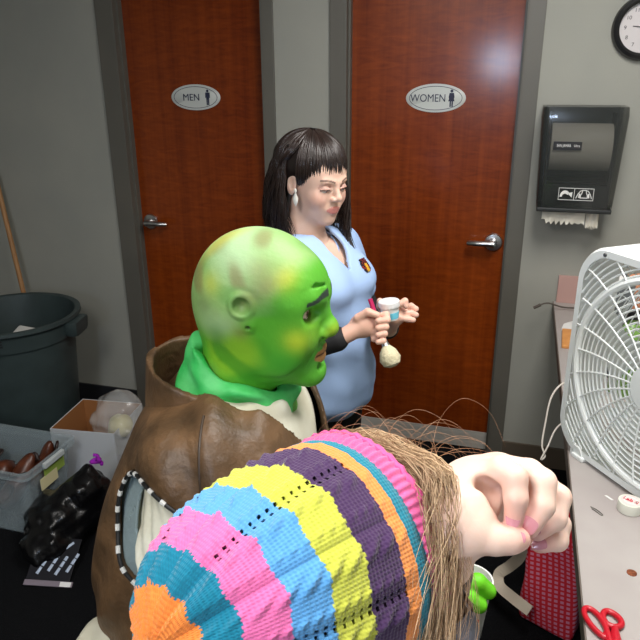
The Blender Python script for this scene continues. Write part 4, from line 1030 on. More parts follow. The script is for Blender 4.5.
def cface(P, HC, HR, base_, lipc, browc, sc=1.0, blush=(214, 150, 132)):
    Q = (P - HC) @ HR / sc; x, y, z = Q.T; ay = np.abs(y)
    C = np.tile(np.array(rgb(*base_)), (len(P), 1))
    C = mix(C, rgb(*blush), np.exp(-(((x - .07) / .03) ** 2 + ((z + .03) / .022) ** 2 + ((ay - .045) / .02) ** 2)) * .5)
    lip = (x > .083) & (ay < .0235) & (np.abs(z + .0575) < .0105 * np.clip(1 - (ay / .027) ** 2, 0, 1))
    C = mix(C, rgb(*lipc), lip * .8)
    t = (ay - .012) / .036; zb = .0175 + .006 * np.sin(np.clip(t, 0, 1) * 2.4)
    C = mix(C, rgb(*browc), ss(1.3, .6, np.abs(z - zb) / (.0028 * (1 - .4 * t))) * (t > 0) * (t < 1) * (x > .04) * .85)
    for s in (-1, 1):
        E = np.array([.0755, s * .031, .001]); d = np.linalg.norm(Q - E, axis=1); f_ = (x > .07) & (np.abs(ay - .031) < .018)
        C = mix(C, rgb(150, 100, 96), (f_ & (z > -.002) & (z < .011) & (d < .019)) * .45)       # lid shade of make-up
        on = f_ & (d < .01305) & (z < 0); C[on] = rgb(214, 200, 194)
        g = (Q - E) / (d[:, None] + 1e-9); a = np.arccos(np.clip(g @ np.array([.93, 0, -.36]), -1, 1)); C[on & (a < .42)] = rgb(48, 34, 28)
        C = mix(C, rgb(34, 24, 22), (f_ & (np.abs(z + .0012 + .10 * (ay - .031) ** 2 * 40) < .0013) & (x > .078) & (d < .0175)) * .9)
    return C
WHR = rotm(-.20, .15)
S = Sdf(); face(S, np.array([0, 0, 1.457]), WHR, 1.04)
S.cap((-.030, 0, 1.40), (-.035, 0, 1.29), .047, .052, .03); S.cap((-.035, 0, 1.30), (-.02, 0, 1.22), .055, .09, .04)
V2, Q2 = snet(S, (-.16, -.12, 1.24), (.15, .12, 1.62), .0024)
c2 = cface(V2, np.array([0, 0, 1.457]), WHR, (222, 184, 164), (190, 106, 102), (62, 42, 36), 1.04)
def wt(S, g=0):
    S.cap((-.01, -.135, 1.235), (-.01, .135, 1.235), .050 + g, k=.04)
    S.ell((.010, 0, 1.17), (.092 + g, .145 + g, .11 + g), .05)
    for s in (-1, 1): S.ell((.072, s * .065, 1.165), (.062 + g, .064 + g, .062 + g), .035)
    S.ell((.035, 0, 1.03), (.100 + g, .125 + g, .13 + g), .06)
    S.ell((.030, 0, .88), (.118 + g, .155 + g, .13 + g), .06)
rhp = wl_(at(362, 330, 1.752)); rwr = wl_(at(341, 338, 1.762)); lwr = wl_(at(389, 329, 1.885)); 
B = Sdf(); wt(B)
rel, lel = (.03, -.215, 1.015), (.06, .20, 1.02)
B.chain([(-.01, -.165, 1.235), rel, tuple(rwr)], [.046, .036, .024], .02); B.chain([(-.01, .165, 1.235), lel, tuple(lwr)], [.046, .036, .024], .02)
for s in (-1, 1):
    B.chain([(.02, s * .085, .84), (.02, s * .085, .46), (.0, s * .085, .09)], [.088, .055, .038], .03); B.cap((0, s * .085, .05), (.12, s * .095, .03), .036, .03, .03)
V1, Q1 = snet(B, (-.16, -.30, -.01), (.36, .30, 1.30), .010)
# hands
HS = Sdf(); b0 = wl_(at(371, 300, 1.742)); b1 = wl_(at(392, 361, 1.728)); bx_ = (b1 - b0) / np.linalg.norm(b1 - b0)
pc = wl_(at(362, 326, 1.757))
HS.cap(rwr, pc, .022, .024, .015); HS.ell(pc, (.036, .018, .032), .012)
for j, (ky, yy) in enumerate(((316, 0), (323, 1), (330, 2), (337, 3))):
    k0_ = wl_(at(374, ky + 2, 1.748)); k1 = wl_(at(386 - j * 1.2, ky - 1, 1.738)); k2 = wl_(at(387 - j * 1.2, ky + 4, 1.722)); k3 = wl_(at(378, ky + 5, 1.722))
    finger(HS, [tuple(k0_), tuple(k1), tuple(k2), tuple(k3)], .0105 - .0006 * j, .0085 - .0005 * j)
finger(HS, [tuple(wl_(at(358, 318, 1.742))), tuple(wl_(at(368, 312, 1.728))), tuple(wl_(at(377, 315, 1.722)))], .012, .009)
# left hand holds the jar, fingers stretched to the right
lp = wl_(at(394, 317, 1.83)); HS.cap(lwr, lp, .021, .024, .015); HS.ell(lp, (.030, .030, .020), .012)
for j, (x0, y0, x1, y1, x2, y2, dd) in enumerate(((398, 305, 405, 301, 406, 306, 1.80), (401, 308, 411, 306, 416, 309, 1.83), (401, 313, 411, 313, 416, 315, 1.82), (400, 318, 408, 319, 413, 320, 1.81))):
    finger(HS, [tuple(lp), tuple(wl_(at(x0, y0, dd))), tuple(wl_(at(x1, y1, dd))), tuple(wl_(at(x2, y2, dd)))], .0098, .0080)
finger(HS, [tuple(lp), tuple(wl_(at(384, 312, 1.825))), tuple(wl_(at(380, 306, 1.80))), tuple(wl_(at(380, 301, 1.79)))], .0115, .0085)
V3, Q3 = snet(HS, (.10, -.24, 1.02), (.46, .12, 1.22), .0026)
ck_ = lambda V, c: np.tile(np.array(rgb(*c)), (len(V), 1))
V, Q, C = join_np([(V1, Q1, ck_(V1, (222, 184, 164))), (V2, Q2, c2), (V3, Q3, ck_(V3, (226, 180, 160)))])
npmesh('body', V, Q, SK, wm, C)
# clothes
M_blue = mat('blue_polo', rgb(164, 193, 236), .8, bump=.15, bscale=18); M_bk = mat('black_knit', (.010, .010, .012), .8)
p = Sdf(); wt(p, .022); p.ell((.035, 0, .84), (.135, .175, .10), .05)
for s, el in ((-1, rel), (1, lel)):
    a = np.array([-.01, s * .165, 1.232]); e_ = np.array(el); p.cap(a, a + (e_ - a) * .62, .058, .056, .02)
def polo(P):
    d = p(P) - .0015 + .0035 * np.sin(P[..., 1] * 55 + P[..., 2] * 18) * ss(1.15, .95, P[..., 2]) + .002 * np.sin(P[..., 2] * 70 + P[..., 0] * 30); dd = d
    x, y, z = P[..., 0], P[..., 1], P[..., 2]
    nk = np.maximum(np.sqrt(((x + .022) / .066) ** 2 + (y / .064) ** 2) * .065 - .065, 1.20 - z)
    vn = np.maximum(np.abs(y) - .040 * ss(1.205, 1.28, z), np.maximum(1.205 - z, -x + .0))
    d = np.maximum(d, -np.minimum(nk, vn)); d = np.maximum(d, -(dd + .0095)); return np.maximum(d, .775 - z)
sculpt('polo_shirt', polo, (-.16, -.30, .75), (.26, .30, 1.33), .0045, M_blue, wm, proj=0)
cl = MB()
for s in (-1, 1):
    P = spline([(-.075, s * .02, 1.315), (-.060, s * .062, 1.306), (.0, s * .072, 1.285), (.050, s * .058, 1.262), (.090, s * .022, 1.215)], 22); wd = [Vector((.25 if q > 12 else -.5, s * .8, -1.0)) for q in range(22)]
    o = ribbon(P, .040, wd, .0018); o.build('collar', M_blue, wm, smooth=True)
MB().b2((.134, -.010, 1.10), (.1375, .010, 1.16)).build('placket', M_blue, wm)
for z in (1.105, 1.145): MB().lathe([(.001, 0), (.0055, 0), (.005, .002), (.001, .002)], (.1375, 0, z), 14, Matrix.Rotation(PI / 2, 4, 'Y').to_quaternion()).build('button', M_wht, wm)
sl = Sdf(); 
for s, el, w_ in ((-1, rel, rwr), (1, lel, lwr)):
    a = np.array([-.01, s * .165, 1.232]); e_ = np.array(el); sl.chain([tuple(a + (e_ - a) * .45), tuple(e_), tuple(e_ + (w_ - e_) * .93)], [.046, .044, .034], .02)
sculpt('black_sleeves', sl, (-.10, -.30, .95), (.36, .30, 1.20), .006, M_bk, wm)
tr = Sdf(); tr.ell((.025, 0, .84), (.112, .148, .09), .03)
for s in (-1, 1): tr.chain([(.02, s * .085, .84), (.02, s * .088, .46), (.0, s * .088, .08)], [.096, .070, .062], .03)
tr.raw(lambda P: .045 - P[..., 2], .01, 'x')
sculpt('trousers', tr, (-.14, -.24, .02), (.20, .24, .94), .008, M_bk, wm)
for s in (-1, 1):
    b_ = Sdf(); b_.cap((-.02, s * .085, .045), (.13, s * .095, .034), .045, .036, .02); b_.raw(lambda P: .004 - P[..., 2], .004, 'x')
    sculpt('shoe', b_, (-.12, s * .09 - .08, -.01), (.22, s * .09 + .08, .12), .006, M_blk, wm)
# emblem on the chest
em = Vector(tuple(wl_(at(356, 262, 1.80))))
# earring
ea = Vector((.004, -.088, 1.412))
MB().lathe([(.0005, .034), (.0045, .030), (.0045, .026), (.0015, .022), (.0085, .008), (.007, -.004), (.0005, -.014)], ea, 16, sy=.5).build('earring', mat('pearl_white', rgb(226, 224, 214), .25), wm, smooth=True)
# hair: a base cap plus combed locks
M_hair = mat('dark_hair', (1, 1, 1), .32, attr=True, spec=.6)
hb = Sdf(); hb.xf = xf_of((0, 0, 1.457), WHR)
hb.ell((-.020, 0, .048), (.100, .087, .080), .01); hb.ell((-.055, 0, -.02), (.062, .082, .12), .04); hb.ell((-.055, 0, -.12), (.045, .075, .10), .04)
hb.ell((.075, 0, -.04), (.085, .072, .088), .01, '-'); hb.xf = None
hb.cap((-.030, 0, 1.42), (-.03, 0, 1.20), .048, k=.02, mode='-')
VB, QB = snet(hb, (-.17, -.13, 1.20), (.13, .13, 1.62), .0045)
locks = []; lc = []
def hw(q): return np.array(q) @ WHR.T + np.array([0, 0, 1.457])
for i in range(1500):
    ph = RNG.uniform(-PI, PI); aph = abs(ph); sg = 1 if ph > 0 else -1; R0 = RNG.uniform(.985, 1.035)
    c0 = np.array([-.020, 0, .048]); r = np.array([.104, .090, .083]) * R0
    pts = []; part = RNG.normal() * .010
    if aph < (1.22 if ph < 0 else .72):
        elmin = math.radians(-3 + RNG.normal() * 4 - (16 if aph > .62 else 0) - 34 * max(0, aph - .66) / .5) ; K = 9
        for q in range(K):
            el = PI / 2 - .12 - (PI / 2 - .12 - elmin) * q / (K - 1); pts.append(c0 + r * np.array([math.cos(el) * math.cos(ph), math.cos(el) * math.sin(ph), math.sin(el)]) + np.array([.008 * (q / K) ** 2, 0, 0]))
    else:
        K = 8; lim = 1.55 if sg < 0 else 1.15; ph2 = ph if aph > lim else sg * (lim + (aph - .72) * .25)
        for q in range(K):
            el = PI / 2 - .1 - (PI / 2 - .1) * q / (K - 1); p_ = ph + (ph2 - ph) * (q / (K - 1)) ** 3 ; pts.append(c0 + r * np.array([math.cos(el) * math.cos(p_), math.cos(el) * math.sin(p_), math.sin(el)]))
        e_ = pts[-1]; Ln = RNG.uniform(.20, .27) if aph < 2.0 else RNG.uniform(.17, .23); front = ss(2.0, 1.2, np.array(aph)); wv = RNG.uniform(0, 6.28); n_ = 8
        for q in range(1, n_):
            t = q / n_; pts.append(e_ + np.array([float(front) * (.045 * t + .03 * t * t) - .03 * t * (1 - float(front)) + .006 * math.sin(wv + 7 * t), -sg * .010 * t + .006 * math.cos(wv + 6 * t) + sg * .012 * math.sin(t * PI), -Ln * t]))
    P = np.array([hw(q) for q in pts]) + RNG.normal(size=3) * .001
    # keep hair outside the neck and in front of the shirt
    for q in range(len(P)):
        z = P[q, 2]
        if z < 1.30: P[q, 0] += .05 * (1.30 - z) / .1 * (1 if abs(ph) < 1.7 else -.35); 
    locks.append(np.array(spline(P, 22))); b_ = RNG.uniform(.6, 1.3); lc.append(np.array(rgb(38, 26, 22)) * b_)
strn = strands('x', locks, .0023, M_hair, None, 5, np.array(lc)); me = strn.data; nv = len(me.vertices)
VV = np.empty(nv * 3, np.float32); me.vertices.foreach_get('co', VV); CC = np.empty(nv * 4, np.float32); me.color_attributes['Col'].data.foreach_get('color', CC)
QQ = np.empty(len(me.polygons) * 4, np.int32); me.loops.foreach_get('vertex_index', QQ); bpy.data.objects.remove(strn)
V, Q, C = join_np([(VB, QB, ck_(VB, (26, 18, 16))), (VV.reshape(-1, 3), QQ.reshape(-1, 4), CC.reshape(-1, 4)[:, :3])])
npmesh('hair', V, Q, M_hair, wm, C)
# embroidered emblem laid on the chest surface
def emb():
    f_ = lambda x, y, z: float(p(np.array([[x, y, z]]))[0]); mb = [MB(), MB(), MB()]
    y0, z0 = .060, 1.222; n = 8
    for i in range(n):
        for j in range(n):
            u, v = (i - n / 2) / n * .030, (j - n / 2) / n * .034
            if (u / .015) ** 2 + (v / .019) ** 2 > 1.1: continue
            a, b_ = .0, .3; y, z = y0 + u, z0 + v
            for _ in range(16):
                m_ = (a + b_) / 2
                if f_(m_, y, z) < 0: a = m_
                else: b_ = m_
            k = 0 if (abs(u) < .006 and v < .004) else (1 if (i + j) % 3 == 0 else 2)
            mb[k].box((a + .004, y, z), (.004, .0042, .0046))
    mb[0].build('emblem_yellow', mat('thread_yellow', rgb(226, 178, 50), .7), wm); mb[1].build('emblem_red', mat('thread_red', rgb(170, 50, 40), .7), wm); mb[2].build('emblem_black', M_bk, wm)
emb()
# brush and jar
br = empty('makeup_brush', at(371, 300, 1.742), 0, 'large makeup brush with pink handle held bristles down', 'brush')
bo_ = np.array(br.location); A_ = at(370, 299, 1.742) - bo_; Bp = at(381, 331, 1.732) - bo_; Cp = at(386, 346, 1.728) - bo_; Dp = at(393, 367, 1.724) - bo_
MB().tube([A_, A_ + (Bp - A_) * .5, Bp], [.0065, .0058, .005], 14).build('handle', mat('pink_handle', rgb(176, 24, 84), .3), br, smooth=True)
MB().tube([Bp, Bp + (Cp - Bp) * .7, Cp], [.0062, .0075, .0105], 16).build('ferrule', M_chrome, br, smooth=True)
MB().tube([Cp, Cp + (Dp - Cp) * .25, Cp + (Dp - Cp) * .6, Cp + (Dp - Cp) * .88, Dp], [.0105, .022, .0285, .022, .008], 24).build('bristles', mat('bristle_cream', rgb(214, 204, 170), .9, bump=.5, bscale=120), br, smooth=True)
jb = empty('cosmetic_jar', at(390.5, 319, 1.775), 0, 'small white jar with blue label and white lid held in the hand', 'jar')
q = Matrix.Rotation(-.12, 4, 'Y').to_quaternion()
MB().lathe([(.001, 0), (.0215, 0), (.0225, .003), (.0245, .036), (.001, .036)], n=36, rot=q).build('jar_body', mat('jar_white', rgb(226, 226, 224), .4), jb, smooth=True)
MB().lathe([(.001, .036), (.028, .036), (.0285, .039), (.0285, .050), (.026, .0525), (.001, .053)], n=36, rot=q).build('lid', mat('jar_lid', rgb(232, 232, 232), .3), jb, smooth=True)
MB().lathe([(.0228, .005), (.0231, .005), (.0243, .022), (.024, .022)], n=36, rot=q).build('label_band', mat('label_cyan', rgb(110, 200, 224), .4), jb, smooth=True)
# ------------------------------------------------------------------ girl in the knitted hat
gC = np.array([.599, -2.378, 1.296]); gA = np.array([-.46751, -.86759, .16946]); gA /= np.linalg.norm(gA)
gB = np.cross(gA, [0, 0, 1]); gB /= np.linalg.norm(gB); gE = np.cross(gA, gB)
gy = math.atan2(-gA[1], -gA[0]); GO = gC - gA * .05
gl = to_local(GO, gy)
girl = empty('person', (GO[0], GO[1], 0), gy, 'child seen from behind in a striped knitted hat raising one hand', 'person')
HG = gl(GO) + np.array([0.0, 0, -.012]); HGR = rotm(0, -.02)
S = Sdf(); face(S, HG, HGR, .96)
S.cap(HG + np.array([-.02, 0, -.06]), HG + np.array([-.03, 0, -.16]), .042, .045, .03)
V2, Q2 = snet(S, HG + np.array([-.16, -.12, -.17]), HG + np.array([.15, .12, .16]), .003)
c2 = cface(V2, HG, HGR, (228, 190, 170), (200, 120, 112), (120, 88, 60), .96)
z0 = HG[2]
def gt(S, g=0):
    S.cap((-.03, -.11, z0 - .20), (-.03, .11, z0 - .20), .042 + g, k=.04); S.ell((-.02, 0, z0 - .30), (.080 + g, .125 + g, .13 + g), .05); S.ell((-.02, 0, z0 - .47), (.085 + g, .12 + g, .17 + g), .05)
gw = gl(at(452, 520, .605)); gel = gl(at(430, 720, .62))
B = Sdf(); gt(B); B.cap((-.03, 0, z0 - .13), (-.03, 0, z0 - .2), .045, .06, .03)
B.chain([(-.03, -.14, z0 - .20), tuple(gel), tuple(gw)], [.040, .033, .024], .02); B.chain([(-.03, .14, z0 - .20), (.0, .19, z0 - .42), (.10, .15, z0 - .58)], [.040, .032, .022], .02)
B.ell((.13, .14, z0 - .62), (.035, .018, .04), .015)
for j in range(4): finger(B, [(.13 + .0 * j, .14, z0 - .63), (.115 + .014 * j, .135, z0 - .67), (.11 + .014 * j, .13, z0 - .70)], .008, .007)
for s in (-1, 1):
    B.chain([(-.02, s * .065, z0 - .58), (-.01, s * .07, .38), (-.03, s * .07, .08)], [.072, .048, .034], .03); B.cap((-.03, s * .07, .045), (.08, s * .08, .03), .034, .028, .03)
V1, Q1 = snet(B, (-.2, -.34, -.01), (.34, .26, z0 - .08), .009)
# raised hand, modelled joint by joint
def G(x, y, d): return tuple(gl(at(440 + x / 4.267, 440 + y / 4.267, d)))
HS = Sdf()
HS.chain([tuple(gl(at(445, 560, .612))), tuple(gw), G(120, 290, .612)], [.026, .025, .025], .02)
HS.chain([G(80, 270, .616), G(165, 185, .640), G(240, 150, .652)], [.0245, .019, .016], .02)           # back of the palm
HS.chain([G(110, 215, .640), G(250, 165, .668), G(340, 170, .680)], [.026, .020, .016], .02)
HS.chain([G(80, 330, .620), G(170, 300, .672), G(300, 240, .690)], [.024, .022, .016], .02)
HS.chain([G(90, 360, .600), G(150, 395, .592), G(235, 425, .586), G(300, 425, .586), G(338, 424, .588)], [.0235, .0165, .0128, .0118, .0098], .006, k0=.02)  # thumb
HS.chain([G(185, 165, .618), G(262, 128, .606), G(316, 162, .596), G(322, 250, .590), G(314, 335, .592)], [.0150, .0128, .0120, .0110, .0092], .003, k0=.014)
HS.chain([G(280, 130, .636), G(380, 140, .624), G(438, 180, .614), G(436, 280, .606), G(378, 372, .603)], [.0150, .0130, .0125, .0115, .0100], .003, k0=.012)
HS.chain([G(320, 160, .655), G(450, 205, .644), G(505, 245, .634), G(490, 335, .624), G(415, 388, .618)], [.0140, .0125, .0120, .0110, .0092], .003, k0=.012)
HS.chain([G(330, 210, .668), G(450, 300, .660), G(508, 360, .648), G(500, 428, .638), G(425, 443, .630)], [.0125, .0115, .0110, .0102, .0086], .003, k0=.012)
HS.chain([G(140, 178, .598), G(190, 200, .604), G(250, 222, .612)], [.002, .003, .004], .012, '-')
HS.chain([G(205, 200, .606), G(215, 255, .606), G(225, 310, .606)], [.003, .007, .005], .014, '-')
cr = lambda a, b, r=.0011: HS.cap(a, b, r, k=.004, mode='-')
VH, QH = snet(HS, gl(at(430, 580, .62)) - np.array([.10, .10, .08]), gl(at(575, 450, .64)) + np.array([.12, .12, .10]), .0021)
def chand(P):
    C = np.tile(np.array(rgb(232, 200, 182)), (len(P), 1)); n1 = noise3(P, 60, 11); C = mix(C, rgb(226, 176, 160), ss(.2, 1.2, n1) * .5)
    for q in (G(314, 335, .592), G(378, 372, .603), G(338, 424, .588), G(415, 388, .618), G(425, 443, .63)): C = mix(C, rgb(222, 150, 140), np.exp(-(((P - np.array(q)) ** 2).sum(1) / .014 ** 2)) * .7)
    return C
V, Q, C = join_np([(V1, Q1, ck_(V1, (228, 190, 170))), (V2, Q2, c2), (VH, QH, chand(VH))])
npmesh('body', V, Q, SK, girl, C)
M_nail = mat('nail_pink', rgb(206, 140, 150), .22, coat=.4)
vdir = gl(CAM) * np.array([1, 1, 1])
for (x, y, d, ux, uy, w, l, r) in ((311, 337, .592, -.1, 1, .0125, .0145, .0088), (374, 368, .603, -.55, .85, .0150, .0165, .0096), (403, 392, .618, -.8, .5, .008, .011, .009), (328, 418, .588, 1, .0, .0115, .0150, .0108), (424, 446, .630, -1, .2, .0095, .0140, .0082)):
    p_ = np.array(G(x, y, d)); n_ = vdir - p_; n_ /= np.linalg.norm(n_); u_ = np.array(G(x + ux * 10, y + uy * 10, d)) - p_
    nail(girl, p_ + n_ * (r + .0004), n_, u_, w, l, M_nail)
# jumper, trousers, shoes
M_jump = mat('grey_jumper', rgb(110, 112, 122), .9, bump=.3, bscale=120)
j_ = Sdf(); gt(j_, .012); j_.chain([(-.03, -.14, z0 - .20), tuple(gel), tuple(gel + (gw - gel) * .45)], [.052, .044, .036], .02); j_.chain([(-.03, .14, z0 - .20), (.0, .19, z0 - .42), (.10 * .9, .155, z0 - .56)], [.052, .044, .034], .02)
j_.cap((-.03, 0, z0), (-.03, 0, z0 - .17), .05, .052, .01, '-'); j_.raw(lambda P: z0 - .64 - P[..., 2], .004, 'x')
sculpt('jumper', j_, (-.2, -.36, .50), (.34, .28, z0 - .10), .007, M_jump, girl)
tr = Sdf(); tr.ell((-.02, 0, z0 - .58), (.100, .136, .10), .03)
for s in (-1, 1): tr.chain([(-.02, s * .065, z0 - .60), (-.01, s * .07, .38), (-.03, s * .07, .08)], [.082, .062, .052], .03)
sculpt('trousers', tr, (-.16, -.18, .02), (.14, .18, z0 - .48), .008, mat('denim', rgb(44, 54, 76), .85, bump=.3, bscale=150), girl)
for s in (-1, 1):
    b_ = Sdf(); b_.cap((-.05, s * .07, .045), (.09, s * .08, .034), .042, .035, .02); b_.raw(lambda P: .004 - P[..., 2], .004, 'x')
    sculpt('shoe', b_, (-.14, s * .075 - .07, -.01), (.17, s * .075 + .07, .12), .006, M_wht, girl)

# hat ---------------------------------------------------------------
NU, NV = 792, 340; Lh, R0h, pw = .195, .112, 2.168
t_ = np.linspace(-.175, 1, 4000); Rr = R0h * (1 - np.clip(t_, 0, 1) ** pw) ** (1 / pw); sl_ = np.concatenate([[0], np.cumsum(np.hypot(np.diff(t_) * Lh, np.diff(Rr)))]); tot = sl_[-1]
arc_ = np.linspace(0, tot, NV); tv = np.interp(arc_, sl_, t_); Rv = np.interp(arc_, sl_, Rr)
u = np.arange(NU) / NU * 2 * PI
U, AR = np.meshgrid(u, arc_); TV = np.repeat(tv[:, None], NU, 1); RV = np.repeat(Rv[:, None], NU, 1)
NP = 12                                         # pattern repeats round the hat
ph = (U * NP / (2 * PI)) % 1.0; stw = U * 198 / (2 * PI); row = AR / .0040
dR = np.gradient(Rv, arc_); nr = np.sqrt(np.clip(1 - np.clip(dR, -1, 1) ** 2, 0, 1)); nA = -dR
# relief: stitches + cables
sti = .0005 * np.abs(np.sin(PI * stw)) + .0004 * np.sin(2 * PI * (row + .5 * np.abs(((stw % 1) - .5) * 2)))
cabm = np.exp(-(((ph - .28) / .12) ** 2)); cab = cabm * (.0026 + .0020 * np.sin(2 * PI * (AR / .020) + 9 * (ph - .28) * 2))
cab2 = np.exp(-(((ph - .80) / .07) ** 2)) * (.0014 + .0010 * np.sin(2 * PI * AR / .012 + 20 * (ph - .8)))
lace = np.exp(-(((ph - .56) / .07) ** 2)); 
hole = (np.abs(np.abs(ph - .56) - .05) < .028) & (np.abs(((AR / .0085) % 1) - .5) < .22) & (TV > .10) & (TV < .80) & (((U * NP / (2 * PI)).astype(int) % 2) == 0)
rib = (TV < -.07); ribd = .0022 * np.sin(2 * PI * U * 84 / (2 * PI))
pole = ss(.62, .95, TV)
D_ = np.where(rib, ribd * .6 + .001, sti + (cab + cab2 - .0022 * lace) * (1 - .4 * pole) * ss(-.08, .2, TV)) + pole * .004 * np.cos(U * NP) * ss(1.0, .9, TV)
big = .004 * np.sin(2 * U + 1) + .003 * np.sin(3 * U + TV * 4) - .0035 * np.exp(-((TV + .07) / .03) ** 2)
Rfin = RV * (1 + big / .11 * 1.0)
rad = np.cos(U)[..., None] * gB + np.sin(U)[..., None] * gE
nrm = rad * nr[:, None, None] + gA * nA[:, None, None]
base_ = gC + gA * (TV * Lh)[..., None] + rad * Rfin[..., None] + nrm * D_[..., None]
# sag of the slouchy crown
base_ = base_ + np.array([0, 0, -1.0]) * (.012 * np.clip(TV, 0, 1) ** 2)[..., None]
bnd = [.922, .817, .66, .492, .31, .11, .026, -.07]
cols = [(220, 128, 56), (14, 112, 138), (212, 104, 158), (84, 148, 200), (182, 186, 70), (66, 42, 80), (226, 140, 70), (14, 122, 144), (214, 96, 148)]
Cc = np.zeros((NV, NU, 3)); wav = .009 * np.cos(U * NP - 1.8) * np.clip(TV * 3, 0, 1) * (1 - pole * .4) + .003 * np.sign(np.sin(PI * stw * 1))
wav = np.where(TV < .05, .002 * np.sin(stw * PI), wav)
idx = np.zeros((NV, NU), int)
for b_ in bnd: idx += (TV + wav * (1 if True else 0) < b_)
ca = np.array([rgb(*c) for c in cols]); Cc = ca[np.clip(idx, 0, 8)]
tw = 1 + .10 * np.sin(stw * 2 * PI) * np.sin(row * 2 * PI); Cc = Cc * tw[..., None]
ii = np.arange(NV - 1)[:, None]; jj = np.arange(NU)[None]; j2 = (jj + 1) % NU
QH_ = np.stack([ii * NU + jj, ii * NU + j2, (ii + 1) * NU + j2, (ii + 1) * NU + jj], -1)
keep = ~(hole[:-1] & hole[1:]); Qk = QH_[keep]
def wloc(P): 
    d = P - np.array([GO[0], GO[1], 0]); c, s = math.cos(gy), math.sin(gy); return np.stack([d[:, 0] * c + d[:, 1] * s, -d[:, 0] * s + d[:, 1] * c, d[:, 2]], 1)
M_knit = mat('knit_wool', (1, 1, 1), .92, attr=True, sheen=.3, spec=.2)
inner = (base_ - nrm * .0030)[::1]
VV = np.concatenate([base_.reshape(-1, 3), inner.reshape(-1, 3)]); off = NV * NU
wall_ = np.stack([jj[0], jj[0] + off, j2[0] + off, j2[0]], -1)
hat = npmesh('knitted_hat', wloc(VV), np.concatenate([Qk, Qk[:, ::-1] + off, wall_]), M_knit, girl, np.concatenate([Cc.reshape(-1, 3)] * 2))
# rolled edge of the brim
be = base_[0]; MB().tube([tuple(q) for q in wloc(be - nrm[0] * .0015)[::6]], .0040, 8, closed=True).build('brim_edge', mat('pink_wool', rgb(222, 92, 150), .9), girl, smooth=True)

# hair: scalp hair under the hat, side hair, flyaways
M_gh = mat('light_brown_hair', (1, 1, 1), .5, attr=True, spec=.45)
def px3(x, y, d): return wloc(at(x, y, d)[None])[0]
gb_ = Sdf(); 
hcl = wloc((gC + gA * .02)[None])[0]; gb_.ell(hcl, (.105, .098, .098), .01)
gb_.cap(wloc((gC - gA * .02)[None])[0], wloc((gC - gA * .055)[None])[0], .098, .088, .03)
gb_.chain([tuple(px3(410, 500, .66)), tuple(px3(428, 560, .655)), tuple(px3(425, 660, .64)), tuple(px3(415, 740, .64))], [.030, .036, .034, .025], .03)
VB, QB = snet(gb_, (-.3, -.3, z0 - .35), (.3, .3, z0 + .2), .006)
paths = []; pcs = []
def shade(): 
    b_ = RNG.uniform(0, 1); return np.array(rgb(124, 94, 66)) * (1 - b_) + np.array(rgb(222, 192, 154)) * b_
brim_px = [(340, 443, .700), (362, 447, .695), (385, 462, .685), (403, 485, .670), (418, 515, .655), (428, 550, .640), (430, 590, .625), (424, 630, .61), (414, 670, .60)]
bp = np.array(spline([(*q,) for q in brim_px], 60))
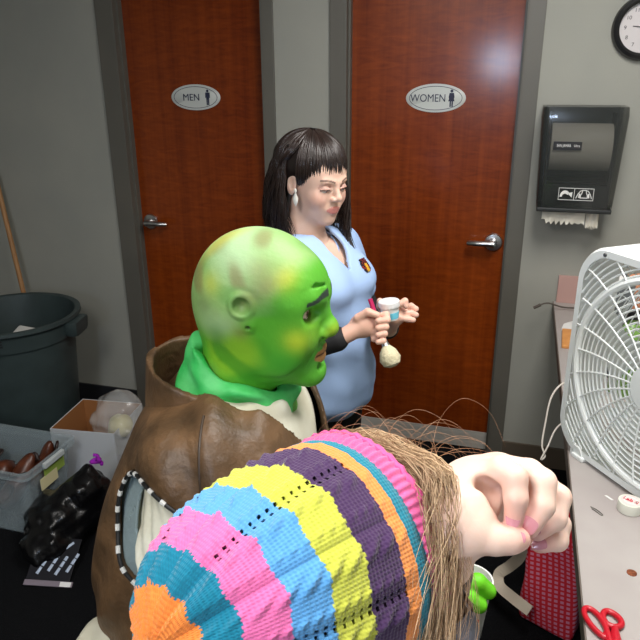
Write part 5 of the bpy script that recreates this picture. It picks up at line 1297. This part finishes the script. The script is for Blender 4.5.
for i in range(5200):
    s = RNG.uniform(0, 1) ** .9; k = s * 59; a = bp[int(k)]
    x0_, y0_, d0 = a + RNG.normal(size=3) * np.array([3, 3, .006]) + np.array([-8, 4, .0])
    if s < .42:      # hair over the top edge sweeping right and down to the mass
        ex = RNG.uniform(414, 456); ey = RNG.uniform(560, 700)
        m1 = (x0_ + RNG.uniform(22, 52), y0_ + RNG.uniform(-12, 12), d0 - RNG.uniform(0, .03)); m2 = (RNG.uniform(422, 462), RNG.uniform(480, 540), .615 + RNG.normal() * .02)
        P = [(x0_, y0_, d0), m1, m2, (ex, ey, .60 + RNG.normal() * .02), (ex - RNG.uniform(5, 30), ey + 90, .59)]
    else:
        w_ = RNG.uniform(0, 1)
        m1 = (x0_ + RNG.uniform(12, 30), y0_ + RNG.uniform(10, 50), d0 - .012 + RNG.normal() * .012); ex = x0_ + RNG.uniform(-6, 26); ey = y0_ + RNG.uniform(90, 190)
        P = [(x0_, y0_, d0), m1, ((m1[0] + ex) / 2 + RNG.normal() * 5, (m1[1] + ey) / 2, d0 - .02 + RNG.normal() * .012), (ex, ey, d0 - .025 + RNG.normal() * .015)]
    wv = RNG.uniform(0, 6.28); sp2 = np.array(spline(P, 16)); n_ = np.linspace(0, 1, 16); sp2[:, 0] += 3.0 * np.sin(wv + 9 * n_) * n_; sp2[:, 1] += 2 * np.cos(wv + 7 * n_) * n_
    paths.append(np.array([px3(*q) for q in sp2])); pcs.append(shade())
paths2 = []; pc2 = []
for i in range(46):   # flyaway hairs looping above the forehead
    x0_ = RNG.uniform(368, 440); y0_ = RNG.uniform(452, 475); d0 = .66; hgt = 8 + 46 * RNG.uniform(0, 1) ** 1.5; wd = RNG.choice([-1, 1]) * RNG.uniform(35, 85)
    P = [(x0_, y0_, d0), (x0_ + wd * .12, y0_ - hgt * .62, d0 + RNG.normal() * .01), (x0_ + wd * .42, y0_ - hgt, d0 + RNG.normal() * .02), (x0_ + wd * .78, y0_ - hgt * .75, d0), (x0_ + wd, y0_ - hgt * .1, d0)]
    paths2.append(np.array([px3(*q) for q in spline(P, 26)])); pc2.append(np.array(rgb(170, 128, 96)))
for i in range(40):
    x0_ = RNG.uniform(425, 455); y0_ = RNG.uniform(500, 560); P = [(x0_, y0_, .58), (x0_ + RNG.uniform(10, 26), y0_ + 40, .58), (x0_ + RNG.uniform(5, 34), y0_ + 90, .575), (x0_ + RNG.uniform(0, 20), y0_ + 140, .57)]
    paths2.append(np.array([px3(*q) for q in spline(P, 20)])); pc2.append(np.array(rgb(186, 150, 116)))
def pull(o_):
    me = o_.data; nv = len(me.vertices); a = np.empty(nv * 3, np.float32); me.vertices.foreach_get('co', a); c = np.empty(nv * 4, np.float32); me.color_attributes['Col'].data.foreach_get('color', c)
    q = np.empty(len(me.polygons) * 4, np.int32); me.loops.foreach_get('vertex_index', q); bpy.data.objects.remove(o_); return a.reshape(-1, 3), q.reshape(-1, 4), c.reshape(-1, 4)[:, :3]
s1 = pull(strands('x', paths, .00042, M_gh, None, 4, np.array(pcs))); s2 = pull(strands('x', paths2, .00020, M_gh, None, 4, np.array(pc2)))
V, Q, C = join_np([(VB, QB, ck_(VB, (70, 52, 40))), s1, s2])
npmesh('hair', V, Q, M_gh, girl, C)
